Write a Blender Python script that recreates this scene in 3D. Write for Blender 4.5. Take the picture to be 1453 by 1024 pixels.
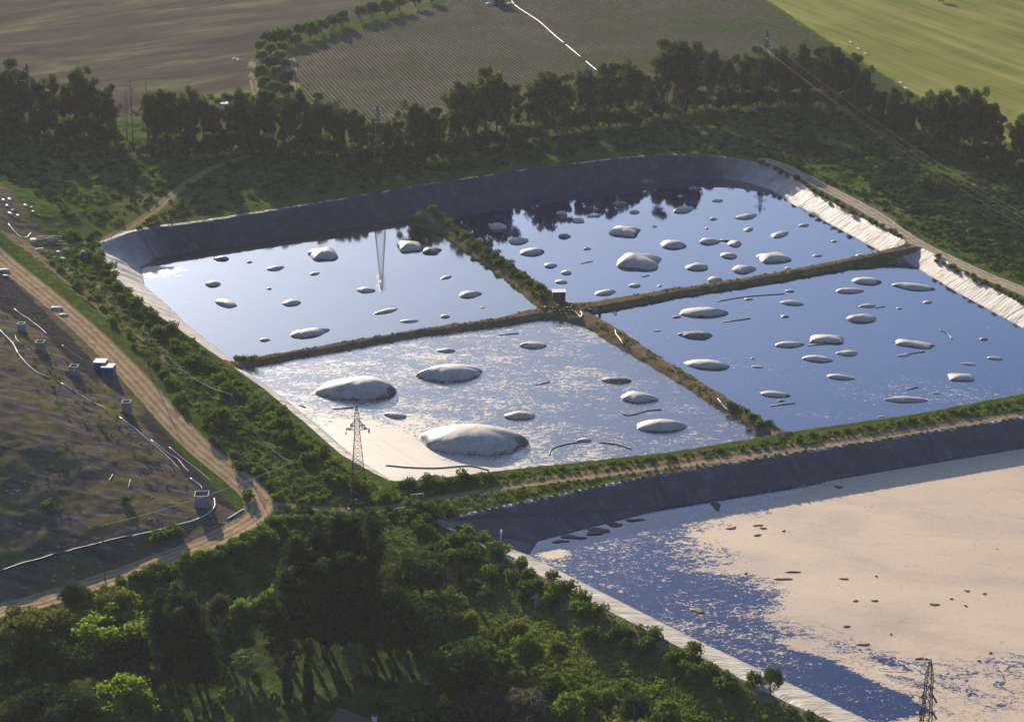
import bpy, math, random
import numpy as np
from mathutils import Vector

for o in list(bpy.data.objects):
    bpy.data.objects.remove(o, do_unlink=True)

R = math.radians
SC = bpy.context.scene
COL = SC.collection
random.seed(7)
rng = np.random.default_rng(11)

# ------------------------------------------------------------------ camera
CAM_H, PITCH, FPX = 198.0, R(20.0), 3000.0      # height above the basins' water, tilt, focal length in photo pixels
cam_d = bpy.data.cameras.new('camera')
cam_d.sensor_width = 36.0
cam_d.sensor_fit = 'HORIZONTAL'
cam_d.lens = FPX / 1453.0 * 36.0
cam_d.clip_start, cam_d.clip_end = 1.0, 20000.0
cam = bpy.data.objects.new('camera', cam_d)
cam.location = (0, 0, CAM_H)
cam.rotation_euler = (R(90) - PITCH, 0, 0)
COL.objects.link(cam)
SC.camera = cam

# ------------------------------------------------------------------ sky and sun
SUN_EL, SUN_AZ = R(15.0), R(-19.0)              # azimuth clockwise from +Y (straight ahead)
SUN_DIR = Vector((math.sin(SUN_AZ) * math.cos(SUN_EL), math.cos(SUN_AZ) * math.cos(SUN_EL), math.sin(SUN_EL)))
world = bpy.data.worlds.new('World')
SC.world = world
world.use_nodes = True
wn = world.node_tree
bg = wn.nodes['Background']
sky = wn.nodes.new('ShaderNodeTexSky')
sky.sky_type = 'NISHITA'
sky.sun_disc = False
sky.sun_elevation = SUN_EL
sky.sun_rotation = SUN_AZ % (2 * math.pi)
sky.altitude = 200.0
sky.air_density = 1.2
sky.dust_density = 2.3
sky.ozone_density = 3.0
tint = wn.nodes.new('ShaderNodeMix'); tint.data_type = 'RGBA'; tint.blend_type = 'MULTIPLY'
tint.inputs['Factor'].default_value = 1.0
tint.inputs[7].default_value = (0.77, 0.95, 1.36, 1)       # a cleaner, bluer sky
wn.links.new(sky.outputs[0], tint.inputs[6]); wn.links.new(tint.outputs[2], bg.inputs[0])
bg.inputs[1].default_value = 0.075
sun_d = bpy.data.lights.new('sun', 'SUN')
sun_d.energy = 5.0
sun_d.angle = R(0.5)
sun_d.color = (1.0, 0.87, 0.70)
sun = bpy.data.objects.new('sun', sun_d)
sun.rotation_euler = SUN_DIR.to_track_quat('Z', 'Y').to_euler()
sun.location = (-300, 500, 400)
COL.objects.link(sun)

vs = SC.view_settings
vs.view_transform = 'Standard'
vs.look = 'None'
vs.exposure = 1.25
vs.gamma = 1.0
vs.use_curve_mapping = False
SC.cycles.use_denoising = True
SC.cycles.max_bounces = 6
SC.cycles.diffuse_bounces = 2
SC.cycles.glossy_bounces = 3
SC.cycles.transmission_bounces = 2
SC.cycles.volume_bounces = 0
SC.cycles.transparent_max_bounces = 4
SC.cycles.sample_clamp_indirect = 4.0
SC.cycles.caustics_reflective = False
SC.cycles.caustics_refractive = False

# ------------------------------------------------------------------ survey helpers
CP, SP = math.cos(PITCH), math.sin(PITCH)


def ray(px, py):
    u, v = (px - 726.5) / FPX, (512 - py) / FPX
    return u, CP + v * SP, -SP + v * CP


def at(px, py, z=0.0):
    dx, dy, dz = ray(px, py)
    t = (z - CAM_H) / dz
    return dx * t, dy * t, z


def proj(x, y, z):
    zc = z - CAM_H
    f = y * CP - zc * SP
    up = y * SP + zc * CP
    return 726.5 + FPX * x / f, 512 - FPX * up / f


def scale_at(x, y, z):
    return FPX / (y * CP - (z - CAM_H) * SP)


def pts(lst, z=0.0):
    return np.array([at(a, b, z)[:2] for a, b in lst])


# ------------------------------------------------------------------ numeric helpers
def sstep(a, b, x):
    t = np.clip((x - a) / (b - a), 0, 1)
    return t * t * (3 - 2 * t)


def _hash(ix, iy, seed):
    n = (ix.astype(np.int64) * 374761393 + iy.astype(np.int64) * 668265263 + seed * 974711) & 0x7fffffff
    n = ((n ^ (n >> 13)) * 1274126177) & 0x7fffffff
    n = (n ^ (n >> 16)) & 0xffff
    return n / 65535.0


def vnoise(x, y, seed=0):
    x = np.asarray(x, float); y = np.asarray(y, float)
    ix, iy = np.floor(x), np.floor(y)
    fx, fy = x - ix, y - iy
    fx = fx * fx * (3 - 2 * fx); fy = fy * fy * (3 - 2 * fy)
    a = _hash(ix, iy, seed); b = _hash(ix + 1, iy, seed)
    c = _hash(ix, iy + 1, seed); d = _hash(ix + 1, iy + 1, seed)
    return a + (b - a) * fx + (c - a) * fy + (a - b - c + d) * fx * fy


def fbm(x, y, size, seed=0, octs=3):
    s, amp, tot = 0, 1.0, 0
    for k in range(octs):
        s = s + amp * vnoise(np.asarray(x) / size * 2 ** k, np.asarray(y) / size * 2 ** k, seed + 17 * k)
        tot += amp
        amp *= 0.5
    return s / tot


def seg_dist(P, X, Y, closed):
    """distance to a polyline, index of the nearest segment, position on it, side"""
    n = len(P)
    best = np.full(X.shape, 1e9); bi = np.zeros(X.shape, int); bt = np.zeros(X.shape); bs = np.zeros(X.shape)
    for i in range(n if closed else n - 1):
        a, b = P[i], P[(i + 1) % n]
        ex, ey = b - a
        L2 = ex * ex + ey * ey + 1e-9
        t = np.clip(((X - a[0]) * ex + (Y - a[1]) * ey) / L2, 0, 1)
        d = np.hypot(X - a[0] - t * ex, Y - a[1] - t * ey)
        m = d < best
        best = np.where(m, d, best); bi = np.where(m, i, bi); bt = np.where(m, t, bt)
        bs = np.where(m, np.sign(ex * (Y - a[1]) - ey * (X - a[0])), bs)
    return best, bi, bt, bs


def inside(P, X, Y):
    c = np.zeros(X.shape, bool)
    n = len(P)
    for i in range(n):
        x1, y1 = P[i]; x2, y2 = P[(i + 1) % n]
        if y1 == y2:
            continue
        m = ((y1 > Y) != (y2 > Y)) & (X < (x2 - x1) * (Y - y1) / (y2 - y1) + x1)
        c ^= m
    return c


def sdf(P, X, Y):
    d, i, t, s = seg_dist(P, X, Y, True)
    return np.where(inside(P, X, Y), -d, d), i, t


def arcs(P, closed=True):
    Q = np.vstack([P, P[:1]]) if closed else P
    return np.concatenate([[0], np.cumsum(np.hypot(*(Q[1:] - Q[:-1]).T))])


# ------------------------------------------------------------------ object helpers
def tag(o, label=None, cat=None, group=None, kind=None):
    if label: o['label'] = label
    if cat: o['category'] = cat
    if group: o['group'] = group
    if kind: o['kind'] = kind
    return o


def link(o, parent=None):
    COL.objects.link(o)
    if parent is not None:
        o.parent = parent
    return o


def empty(name, loc=(0, 0, 0), rz=0.0):
    o = bpy.data.objects.new(name, None)
    o.location = loc
    o.rotation_euler = (0, 0, rz)
    o.empty_display_size = 0.5
    return link(o)


def mesh_np(name, V, Fq, mat, smooth=True, attrs=None, face_attrs=None):
    """mesh from numpy: V (n,3), Fq (m,3 or 4)"""
    me = bpy.data.meshes.new(name)
    V = np.asarray(V, np.float32); Fq = np.asarray(Fq, np.int32)
    k = Fq.shape[1]
    me.vertices.add(len(V)); me.vertices.foreach_set('co', V.ravel())
    me.loops.add(Fq.size); me.loops.foreach_set('vertex_index', Fq.ravel())
    me.polygons.add(len(Fq))
    me.polygons.foreach_set('loop_start', np.arange(0, Fq.size, k, dtype=np.int32))
    me.polygons.foreach_set('loop_total', np.full(len(Fq), k, np.int32))
    me.polygons.foreach_set('use_smooth', np.full(len(Fq), smooth, bool))
    me.update(calc_edges=True)
    for dom, dct in (('POINT', attrs), ('FACE', face_attrs)):
        for nm, val in (dct or {}).items():
            val = np.asarray(val, np.float32)
            if val.ndim == 1:
                me.attributes.new(nm, 'FLOAT', dom).data.foreach_set('value', val)
            else:
                me.attributes.new(nm, 'FLOAT_VECTOR', dom).data.foreach_set('vector', val.ravel())
    if mat is not None:
        me.materials.append(mat)
    return me


def obj_np(name, V, Fq, mat, parent=None, **kw):
    return link(bpy.data.objects.new(name, mesh_np(name, V, Fq, mat, **kw)), parent)


class MB:
    """collects simple solids into one mesh"""
    def __init__(s):
        s.v, s.f = [], []

    def add(s, v, f):
        n = len(s.v)
        s.v += [tuple(p) for p in v]
        s.f += [tuple(i + n for i in q) for q in f]
        return s

    def box(s, x0, x1, y0, y1, z0, z1):
        return s.add([(x0, y0, z0), (x1, y0, z0), (x1, y1, z0), (x0, y1, z0), (x0, y0, z1), (x1, y0, z1), (x1, y1, z1), (x0, y1, z1)],
                     [(3, 2, 1, 0), (4, 5, 6, 7), (0, 1, 5, 4), (1, 2, 6, 5), (2, 3, 7, 6), (3, 0, 4, 7)])

    def tube(s, path, r, n=6, caps=True):
        path = [Vector(p) for p in path]
        rr = r if isinstance(r, (list, tuple, np.ndarray)) else [r] * len(path)
        v, f = [], []
        for i, p in enumerate(path):
            d = (path[min(i + 1, len(path) - 1)] - path[max(i - 1, 0)]).normalized()
            a = d.cross(Vector((0, 0, 1)))
            if a.length < 1e-3:
                a = d.cross(Vector((1, 0, 0)))
            a.normalize(); b = d.cross(a)
            for k in range(n):
                t = 2 * math.pi * k / n
                v.append(p + (a * math.cos(t) + b * math.sin(t)) * rr[i])
        for i in range(len(path) - 1):
            for k in range(n):
                f.append((i * n + k, i * n + (k + 1) % n, (i + 1) * n + (k + 1) % n, (i + 1) * n + k))
        if caps:
            f.append(tuple(range(n - 1, -1, -1)))
            f.append(tuple((len(path) - 1) * n + k for k in range(n)))
        return s.add(v, f)

    def lathe(s, prof, n=16, c=(0, 0, 0)):
        v, f = [], []
        for (r, z) in prof:
            for k in range(n):
                t = 2 * math.pi * k / n
                v.append((c[0] + r * math.cos(t), c[1] + r * math.sin(t), c[2] + z))
        for i in range(len(prof) - 1):
            for k in range(n):
                f.append((i * n + k, i * n + (k + 1) % n, (i + 1) * n + (k + 1) % n, (i + 1) * n + k))
        f.append(tuple(range(n - 1, -1, -1)))
        f.append(tuple((len(prof) - 1) * n + k for k in range(n)))
        return s.add(v, f)

    def mesh(s, name, mat, smooth=False):
        me = bpy.data.meshes.new(name)
        me.from_pydata(s.v, [], s.f)
        if smooth:
            me.polygons.foreach_set('use_smooth', [True] * len(me.polygons))
        me.materials.append(mat)
        me.update()
        return me

    def build(s, name, mat, parent=None, smooth=False):
        return link(bpy.data.objects.new(name, s.mesh(name, mat, smooth)), parent)


def kids(o):
    return [c for c in o.children]


def copy_tree(o, parent=None):
    c = o.copy()
    link(c, parent)
    for ch in kids(o):
        copy_tree(ch, c)
    return c


# ------------------------------------------------------------------ material helpers
class NT:
    def __init__(s, name):
        s.m = bpy.data.materials.new(name)
        s.m.use_nodes = True
        s.t = s.m.node_tree
        s.t.nodes.clear()
        s.out = s.t.nodes.new('ShaderNodeOutputMaterial')

    def n(s, typ, ins=None, **props):
        nd = s.t.nodes.new(typ)
        for k, v in props.items():
            setattr(nd, k, v)
        for k, v in (ins or {}).items():
            s.put(nd.inputs[k], v)
        return nd

    def put(s, sock, v):
        if isinstance(v, bpy.types.NodeSocket):
            s.t.links.new(v, sock)
        elif isinstance(v, bpy.types.Node):
            s.t.links.new(v.outputs[0], sock)
        elif isinstance(v, tuple) and sock.type == 'RGBA' and len(v) == 3:
            sock.default_value = (*v, 1)
        else:
            sock.default_value = v

    def pos(s):
        return s.n('ShaderNodeNewGeometry').outputs['Position']

    def scaled(s, vec, sc, rot=0.0):
        # stretched along the direction rot (x of sc is along it)
        return s.n('ShaderNodeMapping', {'Vector': vec, 'Scale': tuple(1.0 / c for c in sc), 'Rotation': (0, 0, rot)}, vector_type='TEXTURE').outputs[0]

    def noise(s, vec, scale, detail=3.0, rough=0.55, dist=0.0):
        return s.n('ShaderNodeTexNoise', {'Vector': vec, 'Scale': scale, 'Detail': detail, 'Roughness': rough, 'Distortion': dist}).outputs[0]

    def math(s, op, a, b=0.0, c=None, clamp=False):
        nd = s.n('ShaderNodeMath', {0: a, 1: b}, operation=op, use_clamp=clamp)
        if c is not None:
            s.put(nd.inputs[2], c)
        return nd.outputs[0]

    def rng(s, v, a, b, lo=0.0, hi=1.0, smooth=True):
        return s.n('ShaderNodeMapRange', {'Value': v, 'From Min': a, 'From Max': b, 'To Min': lo, 'To Max': hi},
                   interpolation_type='SMOOTHSTEP' if smooth else 'LINEAR').outputs[0]

    def ramp(s, v, stops):
        nd = s.n('ShaderNodeValToRGB', {0: v})
        cr = nd.color_ramp
        while len(cr.elements) < len(stops):
            cr.elements.new(0.5)
        for e, (p, c) in zip(cr.elements, stops):
            e.position = p
            e.color = (*c, 1)
        return nd.outputs[0]

    def mix(s, f, a, b):
        nd = s.n('ShaderNodeMix', data_type='RGBA', blend_type='MIX')
        s.put(nd.inputs['Factor'], f)
        s.put(nd.inputs[6], a)
        s.put(nd.inputs[7], b)
        return nd.outputs[2]

    def attr(s, name, out='Fac'):
        return s.n('ShaderNodeAttribute', attribute_name=name).outputs[out]

    def bump(s, h, strength=0.5, dist=0.1, normal=None):
        nd = s.n('ShaderNodeBump', {'Height': h, 'Strength': strength, 'Distance': dist})
        if normal is not None:
            s.put(nd.inputs['Normal'], normal)
        return nd.outputs[0]

    def bsdf(s, **ins):
        names = {'color': 'Base Color', 'rough': 'Roughness', 'metal': 'Metallic', 'ior': 'IOR', 'normal': 'Normal', 'spec': 'Specular IOR Level'}
        return s.n('ShaderNodeBsdfPrincipled', {names[k]: v for k, v in ins.items()}).outputs[0]

    def done(s, sh):
        s.t.links.new(sh, s.out.inputs['Surface'])
        return s.m


def plain(name, col, rough=0.7, metal=0.0, var=0.25, scale=1.5, bump=0.0, spec=0.3):
    t = NT(name)
    p = t.n('ShaderNodeTexCoord').outputs['Object']
    a = t.noise(p, scale, 5, 0.6)
    b = t.noise(p, scale * 7, 3, 0.6)
    f = t.math('ADD', t.math('MULTIPLY', a, 0.65), t.math('MULTIPLY', b, 0.35))
    lo = tuple(c * (1 - var) for c in col); hi = tuple(min(1, c * (1 + var)) for c in col)
    kw = dict(color=t.ramp(f, [(0.3, lo), (0.7, hi)]), rough=rough, metal=metal, spec=spec)
    if bump:
        kw['normal'] = t.bump(f, bump, 0.1)
    return t.done(t.bsdf(**kw))

# ------------------------------------------------------------------ survey of the place
# shoreline of the four-pond basin (water at z = 0): photo point, height of the bank crest, run per metre of rise
SHORE = [((221, 367), 7.4, 1.7), ((200, 380), 7.2, 1.9), ((206, 406), 7.0, 1.8), ((239, 434), 6.6, 1.8), ((262, 458), 5.6, 1.8),
         ((318, 502), 3.4, 1.8), ((341, 519), 2.9, 1.8), ((396, 560), 2.1, 1.8), ((450, 602), 1.9, 1.8), ((500, 646), 1.8, 1.8),
         ((542, 673), 1.5, 1.8), ((562, 684), 1.3, 1.8), ((620, 681), 1.3, 1.7), ((704, 670), 1.3, 1.7), ((800, 660), 1.3, 1.6),
         ((953, 643), 1.3, 1.6), ((1091, 620), 1.3, 1.6), ((1125, 613.6), 1.3, 1.6), ((1297, 589), 1.4, 1.6), ((1453, 560), 1.5, 1.6),
         ((1545, 546), 3.0, 1.7), ((1570, 530), 3.4, 1.8), ((1453, 466.6), 3.4, 1.8), ((1358.6, 415), 3.4, 1.8), ((1299, 379), 3.6, 1.8),
         ((1246, 355), 3.7, 1.8), ((1193, 326), 3.8, 1.8), ((1131, 293.5), 3.9, 1.8), ((1093.5, 270), 4.4, 1.8), ((1065, 261), 5.2, 1.8),
         ((1030, 255), 6.0, 1.7), ((1000, 254), 6.4, 1.7), ((955, 254.6), 6.8, 1.7), ((900, 261), 6.8, 1.7), ((772, 277), 6.8, 1.7),
         ((631, 299.5), 6.9, 1.7), ((500, 323), 6.9, 1.7), ((372, 342), 7.0, 1.7), ((316, 351), 7.0, 1.7), ((250, 361), 7.2, 1.7)]
P4 = pts([s[0] for s in SHORE], 0.0)
HC4 = np.array([s[1] for s in SHORE]); KK4 = np.array([s[2] for s in SHORE])
ZBIG = -3.5
SHOREB = [((768, 784), 4.6, 4.4), ((771, 762), 4.9, 3.0), ((858, 745), 5.0, 1.9), ((953, 719), 5.0, 1.8), ((1056, 696), 5.0, 1.8),
          ((1159, 679), 5.0, 1.8), ((1297, 660), 5.0, 1.8), ((1453, 636), 5.0, 1.8), ((1640, 606), 5.0, 1.8), ((1800, 760), 5.0, 2.0),
          ((1800, 1250), 4.0, 2.2), ((1500, 1150), 4.0, 2.2), ((1300, 1055), 4.0, 2.2), ((1238, 1024), 4.0, 2.2), ((1084, 949), 4.0, 2.2),
          ((980, 903), 4.1, 2.2), ((880, 857), 4.2, 2.3), ((800, 812), 4.4, 2.8)]
PB = pts([s[0] for s in SHOREB], ZBIG)
HCB = np.array([s[1] for s in SHOREB]); KKB = np.array([s[2] for s in SHOREB])

# dikes between the ponds: points, crest height and crest width
DIKE1 = [((604, 297), 4.0, 3.2), ((640, 321), 1.7, 3.6), ((680, 350), 1.5, 3.6), ((740, 393), 1.4, 3.8), ((785, 427), 1.3, 6.0), ((800, 436), 1.3, 8.0),
         ((845, 455), 1.2, 4.4), ((930, 508), 1.0, 3.2), ((1010, 557), 1.0, 3.2), ((1060, 588), 1.1, 3.2), ((1110, 614), 1.3, 3.4), ((1135, 626), 1.4, 4.0)]
DIKE2 = [((322, 517), 2.4, 3.0), ((350, 511), 1.2, 2.6), ((450, 493), 1.1, 2.2), ((600, 467), 1.1, 2.4), ((700, 454), 1.2, 2.8), ((760, 442), 1.3, 4.5),
         ((795, 437), 1.3, 8.0), ((850, 430), 1.3, 4.8), ((960, 411), 1.3, 3.2), ((1100, 389), 1.4, 3.0), ((1200, 369), 1.6, 3.0), ((1262, 356), 2.6, 3.4),
         ((1304, 346), 3.9, 4.5)]
DK = []
for D in (DIKE1, DIKE2):
    DK.append((np.array([at(p[0][0], p[0][1], p[1])[:2] for p in D]), np.array([p[1] for p in D]), np.array([p[2] for p in D])))

# heights of the ground around (photo point, height)
GROUND = [((500, 284), 6.6), ((700, 255), 6.6), ((900, 225), 6.6), ((1060, 230), 5.4), ((1290, 342), 3.8), ((1453, 430), 3.5), ((1600, 500), 3.4), ((1750, 560), 3.4),
          ((600, 200), 5.2), ((350, 205), 5.6), ((100, 190), 6.4), ((1000, 170), 4.8), ((1200, 190), 4.2), ((1400, 240), 3.8), ((1560, 300), 3.8),
          ((700, 50), 4), ((200, 60), 4), ((1300, 60), 4), ((900, 90), 4), ((-100, 60), 4), ((1600, 120), 4), ((700, -60), 4),
          ((149, 370), 7.4), ((240, 290), 7.0), ((300, 240), 6.4), ((90, 345), 8.2), ((60, 330), 9.0), ((10, 290), 14.0), ((-120, 280), 20.0), ((70, 270), 9.5), ((150, 255), 7.2),
          ((0, 365), 12.5), ((100, 450), 9.4), ((190, 535), 6.6), ((285, 632), 3.8), ((365, 705), 1.6), ((300, 768), 1.4), ((150, 818), 0.8), ((0, 858), 0.4),
          ((0, 470), 16), ((100, 520), 11.5), ((0, 600), 14.0), ((100, 650), 9.6), ((0, 740), 5.8), ((150, 720), 5.2), ((200, 640), 7.2), ((-160, 560), 19), ((-160, 740), 9), ((250, 690), 3.2),
          ((200, 430), 7.0), ((250, 500), 5.4), ((330, 585), 2.8), ((430, 660), 1.3), ((500, 730), 0.9),
          ((600, 698), 1.4), ((800, 672), 1.5), ((1100, 633), 1.5), ((1453, 576), 1.6), ((1600, 560), 3.0),
          ((150, 862), -2.0), ((300, 812), -1.6), ((50, 905), -4), ((200, 950), -6.5), ((400, 960), -6.5), ((500, 765), -0.5), ((560, 800), -1.6), ((600, 1000), -7), ((700, 860), -1.6),
          ((750, 930), -3.2), ((900, 990), -3.2), ((1100, 1040), -2.5), ((640, 742), 0.9), ((740, 806), 0.7), ((860, 878), 0.5), ((1000, 940), 0.5), ((1180, 1025), 0.5), ((1400, 1140), 0.4),
          ((400, 1120), -8), ((900, 1150), -5), ((0, 1080), -7), ((0, 834), 0.9), ((80, 818), 1.1), ((150, 800), 1.2), ((240, 772), 1.5), ((320, 735), 1.6)]
GP = np.array([at(p[0], p[1], z)[:2] for p, z in GROUND] + [(sx * 1500, y) for sx in (-1, 1) for y in (250, 700, 1200, 2200)] + [(0, 2600), (0, -900), (0, 100)])
GZ = np.array([z for p, z in GROUND] + [4.0, 4.0, 4.0, 4.0] * 2 + [4.0, -8.0, -12.0])


def _tps(r2):
    return 0.5 * r2 * np.log(r2 + 1e-6)


_GS = 300.0
_g = GP / _GS
_K = _tps(((_g[:, None] - _g[None]) ** 2).sum(-1)) + np.eye(len(_g)) * 2e-3
_P = np.c_[np.ones(len(_g)), _g]
_A = np.block([[_K, _P], [_P.T, np.zeros((3, 3))]])
_W = np.linalg.solve(_A, np.r_[GZ, 0, 0, 0])


def base_h(X, Y):
    sh = X.shape
    q = np.stack([X.ravel(), Y.ravel()], 1) / _GS
    out = np.empty(len(q))
    for i in range(0, len(q), 40000):
        c = q[i:i + 40000]
        k = _tps(((c[:, None] - _g[None]) ** 2).sum(-1))
        out[i:i + 40000] = k @ _W[:-3] + _W[-3] + c @ _W[-2:]
    out = np.clip(out, -13.0, 30.0).reshape(sh)
    far = sstep(900, 1500, np.hypot(X, Y - 550))
    return out * (1 - far) + 4.0 * far


EDGES_B = [((700, 761), (953, 719), 1.8, 1.0), ((771, 766), (953, 719), 3.0, 1.0), ((953, 719), (1056, 698), 1.8, 1.0), ((1056, 698), (1297, 656.5), 1.8, 1.0), ((1297, 656.5), (1640, 601), 1.8, 1.0),
           ((1640, 606), (1800, 760), 2.0, 1.0), ((1800, 760), (1800, 1250), 2.0, 0), ((1800, 1250), (1300, 1055), 2.7, 0), ((1238, 1024), (980, 903), 2.7, 0), ((980, 903), (780, 802), 2.6, 0),
           ((752, 785), (767, 762), 6.0, 0)]


def mitre_basin(B, X, Y, berm, blend):
    E = np.full(X.shape, -1e9); A = np.zeros(X.shape); C = np.zeros(X.shape)
    cen = PB.mean(0)
    for n, (p, q, k, _) in enumerate(EDGES_B):
        a = np.array(at(p[0], p[1], ZBIG)[:2]); b = np.array(at(q[0], q[1], ZBIG)[:2])
        u = (b - a) / np.hypot(*(b - a)); nn = np.array([u[1], -u[0]])
        if (cen - a) @ nn > 0:
            nn = -nn
        e = ((X - a[0]) * nn[0] + (Y - a[1]) * nn[1]) / k
        m = e > E
        E = np.where(m, e, E); A = np.where(m, (X - a[0]) * u[0] + (Y - a[1]) * u[1] + 300 * n * (n == 10), A)
    px, py = proj(X, Y, 1.0)
    hc = 4.0 + 1.0 * sstep(0, 40, (732 - 0.17 * (px - 640)) - py + 20)
    prof = ZBIG + np.where(E < 0, np.maximum(E, -2.0), np.minimum(E, hc))
    w = sstep(0, 1, ((E - hc) * 1.9 - berm) / blend)
    return prof * (1 - w) + B * w, E * 1.9, hc * 1.9, A


def basin(P, HC, KK, zw, B, X, Y, berm, blend):
    d, i, t = sdf(P, X, Y)
    j = (i + 1) % len(P)
    hc = HC[i] * (1 - t) + HC[j] * t
    kk = KK[i] * (1 - t) + KK[j] * t
    arc = arcs(P)
    ar = arc[i] * (1 - t) + arc[i + 1] * t
    cd = hc * kk
    prof = zw + np.where(d < 0, np.maximum(d / 2.0, -2.0), np.minimum(d / kk, hc))
    w = sstep(0, 1, (d - cd - berm) / blend)
    return prof * (1 - w) + B * w, d, cd, ar


# tracks: centre line (photo point, height guess), half width
ROADS = {
    'dirt_road': ([((-90, 298), 15), ((-30, 342), 13), ((0, 365), 12.5), ((60, 414), 10.7), ((125, 472), 8.6), ((180, 527), 6.8), ((230, 582), 5.2), ((280, 632), 3.9), ((330, 672), 2.6), ((360, 699), 1.8),
                   ((366, 722), 1.5), ((340, 744), 1.5), ((280, 772), 1.3), ((200, 802), 0.9), ((130, 824), 0.7), ((60, 845), 0.5), ((0, 860), 0.4), ((-90, 884), 0)], 3.3),
    'side_track': ([((372, 712), 1.6), ((430, 717), 1.2), ((500, 722), 0.9), ((570, 716), 1.1), ((640, 703), 1.4), ((720, 690), 1.5), ((850, 672), 1.5), ((1000, 653), 1.5), ((1200, 625), 1.5), ((1453, 583), 1.6), ((1620, 556), 3)], 1.15),
    'bank_track': ([((1085, 228), 4.9), ((1118, 240), 4.5), ((1180, 271), 4.0), ((1240, 303), 3.9), ((1300, 343), 3.8), ((1380, 382), 3.6), ((1453, 413), 3.5), ((1600, 480), 3.4)], 2.7),
    'field_track': ([((352, 221), 6), ((300, 239), 6.4), ((255, 268), 6.8), ((215, 300), 7.2), ((165, 328), 7.4), ((110, 343), 8), ((60, 352), 9.6)], 1.8),
    'farm_track': ([((368, 60), 4), ((355, 82), 4), ((354, 105), 4), ((360, 135), 4.4), ((368, 170), 5)], 0.55),
    'farm_track_b': ([((375, 60), 4), ((363, 82), 4), ((361.5, 105), 4), ((367, 135), 4.4), ((376, 170), 5)], 0.55),
    'farm_path': ([((409, 78), 4), ((413, 100), 4), ((419, 135), 4.4), ((426, 170), 5)], 2.6),
}
RD = {k: (np.array([at(p[0], p[1], z)[:2] for p, z in v[0]]), v[1]) for k, v in ROADS.items()}


def smooth_line(P, n=5):
    """Catmull-Rom through the points"""
    Q = np.vstack([2 * P[0] - P[1], P, 2 * P[-1] - P[-2]])
    out = []
    for i in range(1, len(Q) - 2):
        for k in range(n):
            t = k / n
            a, b, c, d = Q[i - 1], Q[i], Q[i + 1], Q[i + 2]
            out.append(0.5 * (2 * b + (c - a) * t + (2 * a - 5 * b + 4 * c - d) * t * t + (3 * b - a - 3 * c + d) * t ** 3))
    out.append(Q[-2])
    return np.array(out)


RD = {k: (smooth_line(v[0]), v[1]) for k, v in RD.items()}
DKS = DK

# field outlines at z = 4
F_PLOUGH = pts([(-700, -230), (720, -230), (640, -4), (560, 12), (500, 26), (440, 42), (385, 62), (368, 85), (362, 120), (364, 150), (368, 185), (250, 176), (100, 172), (-60, 168), (-700, 150)], 4)
F_VINE = pts([(660, -4), (720, -230), (940, -230), (1077, -2), (1180, 66), (1290, 132), (1340, 165), (1240, 172), (1120, 128), (1000, 140), (850, 172), (640, 196), (520, 206), (440, 160), (428, 125), (424, 90), (450, 66), (560, 26)], 4)
F_MEADOW = pts([(950, -230), (2300, -230), (2300, 330), (1600, 250), (1440, 205), (1345, 165), (1296, 131), (1185, 64), (1085, -2)], 4)
# soil zones
Z_LAND = pts([(-300, 290), (-20, 372), (50, 432), (110, 487), (170, 545), (225, 600), (275, 650), (325, 690), (352, 712), (348, 722), (300, 752), (200, 786), (0, 838), (-300, 905)], 6)
Z_DARK1 = pts([(195, 598), (240, 648), (290, 690), (345, 708), (335, 682), (275, 634), (215, 584)], 5)
Z_DARK2 = pts([(-60, 350), (0, 385), (60, 436), (130, 500), (140, 540), (60, 480), (-60, 430)], 11)
Z_DUMP = pts([(-60, 250), (6, 268), (50, 310), (85, 335), (95, 352), (60, 356), (20, 340), (-60, 310)], 11)
Z_DRY = pts([(20, 345), (120, 385), (190, 420), (235, 470), (265, 515), (250, 530), (215, 505), (150, 455), (60, 385), (-10, 345)], 8)
Z_DRYS = pts([(700, 692), (850, 678), (1000, 660), (1200, 634), (1453, 592), (1453, 582), (1200, 616), (1000, 645), (850, 662), (700, 684)], 1.5)
Z_SWB = pts([(735, 800), (860, 870), (1000, 925), (1160, 1000), (1140, 1010), (980, 950), (840, 895), (720, 815)], 0.5)


_b = base_h(RD['dirt_road'][0][:, 0], RD['dirt_road'][0][:, 1])
BENCH = np.convolve(np.pad(_b, 6, mode='edge'), np.ones(13) / 13, 'valid')


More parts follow.
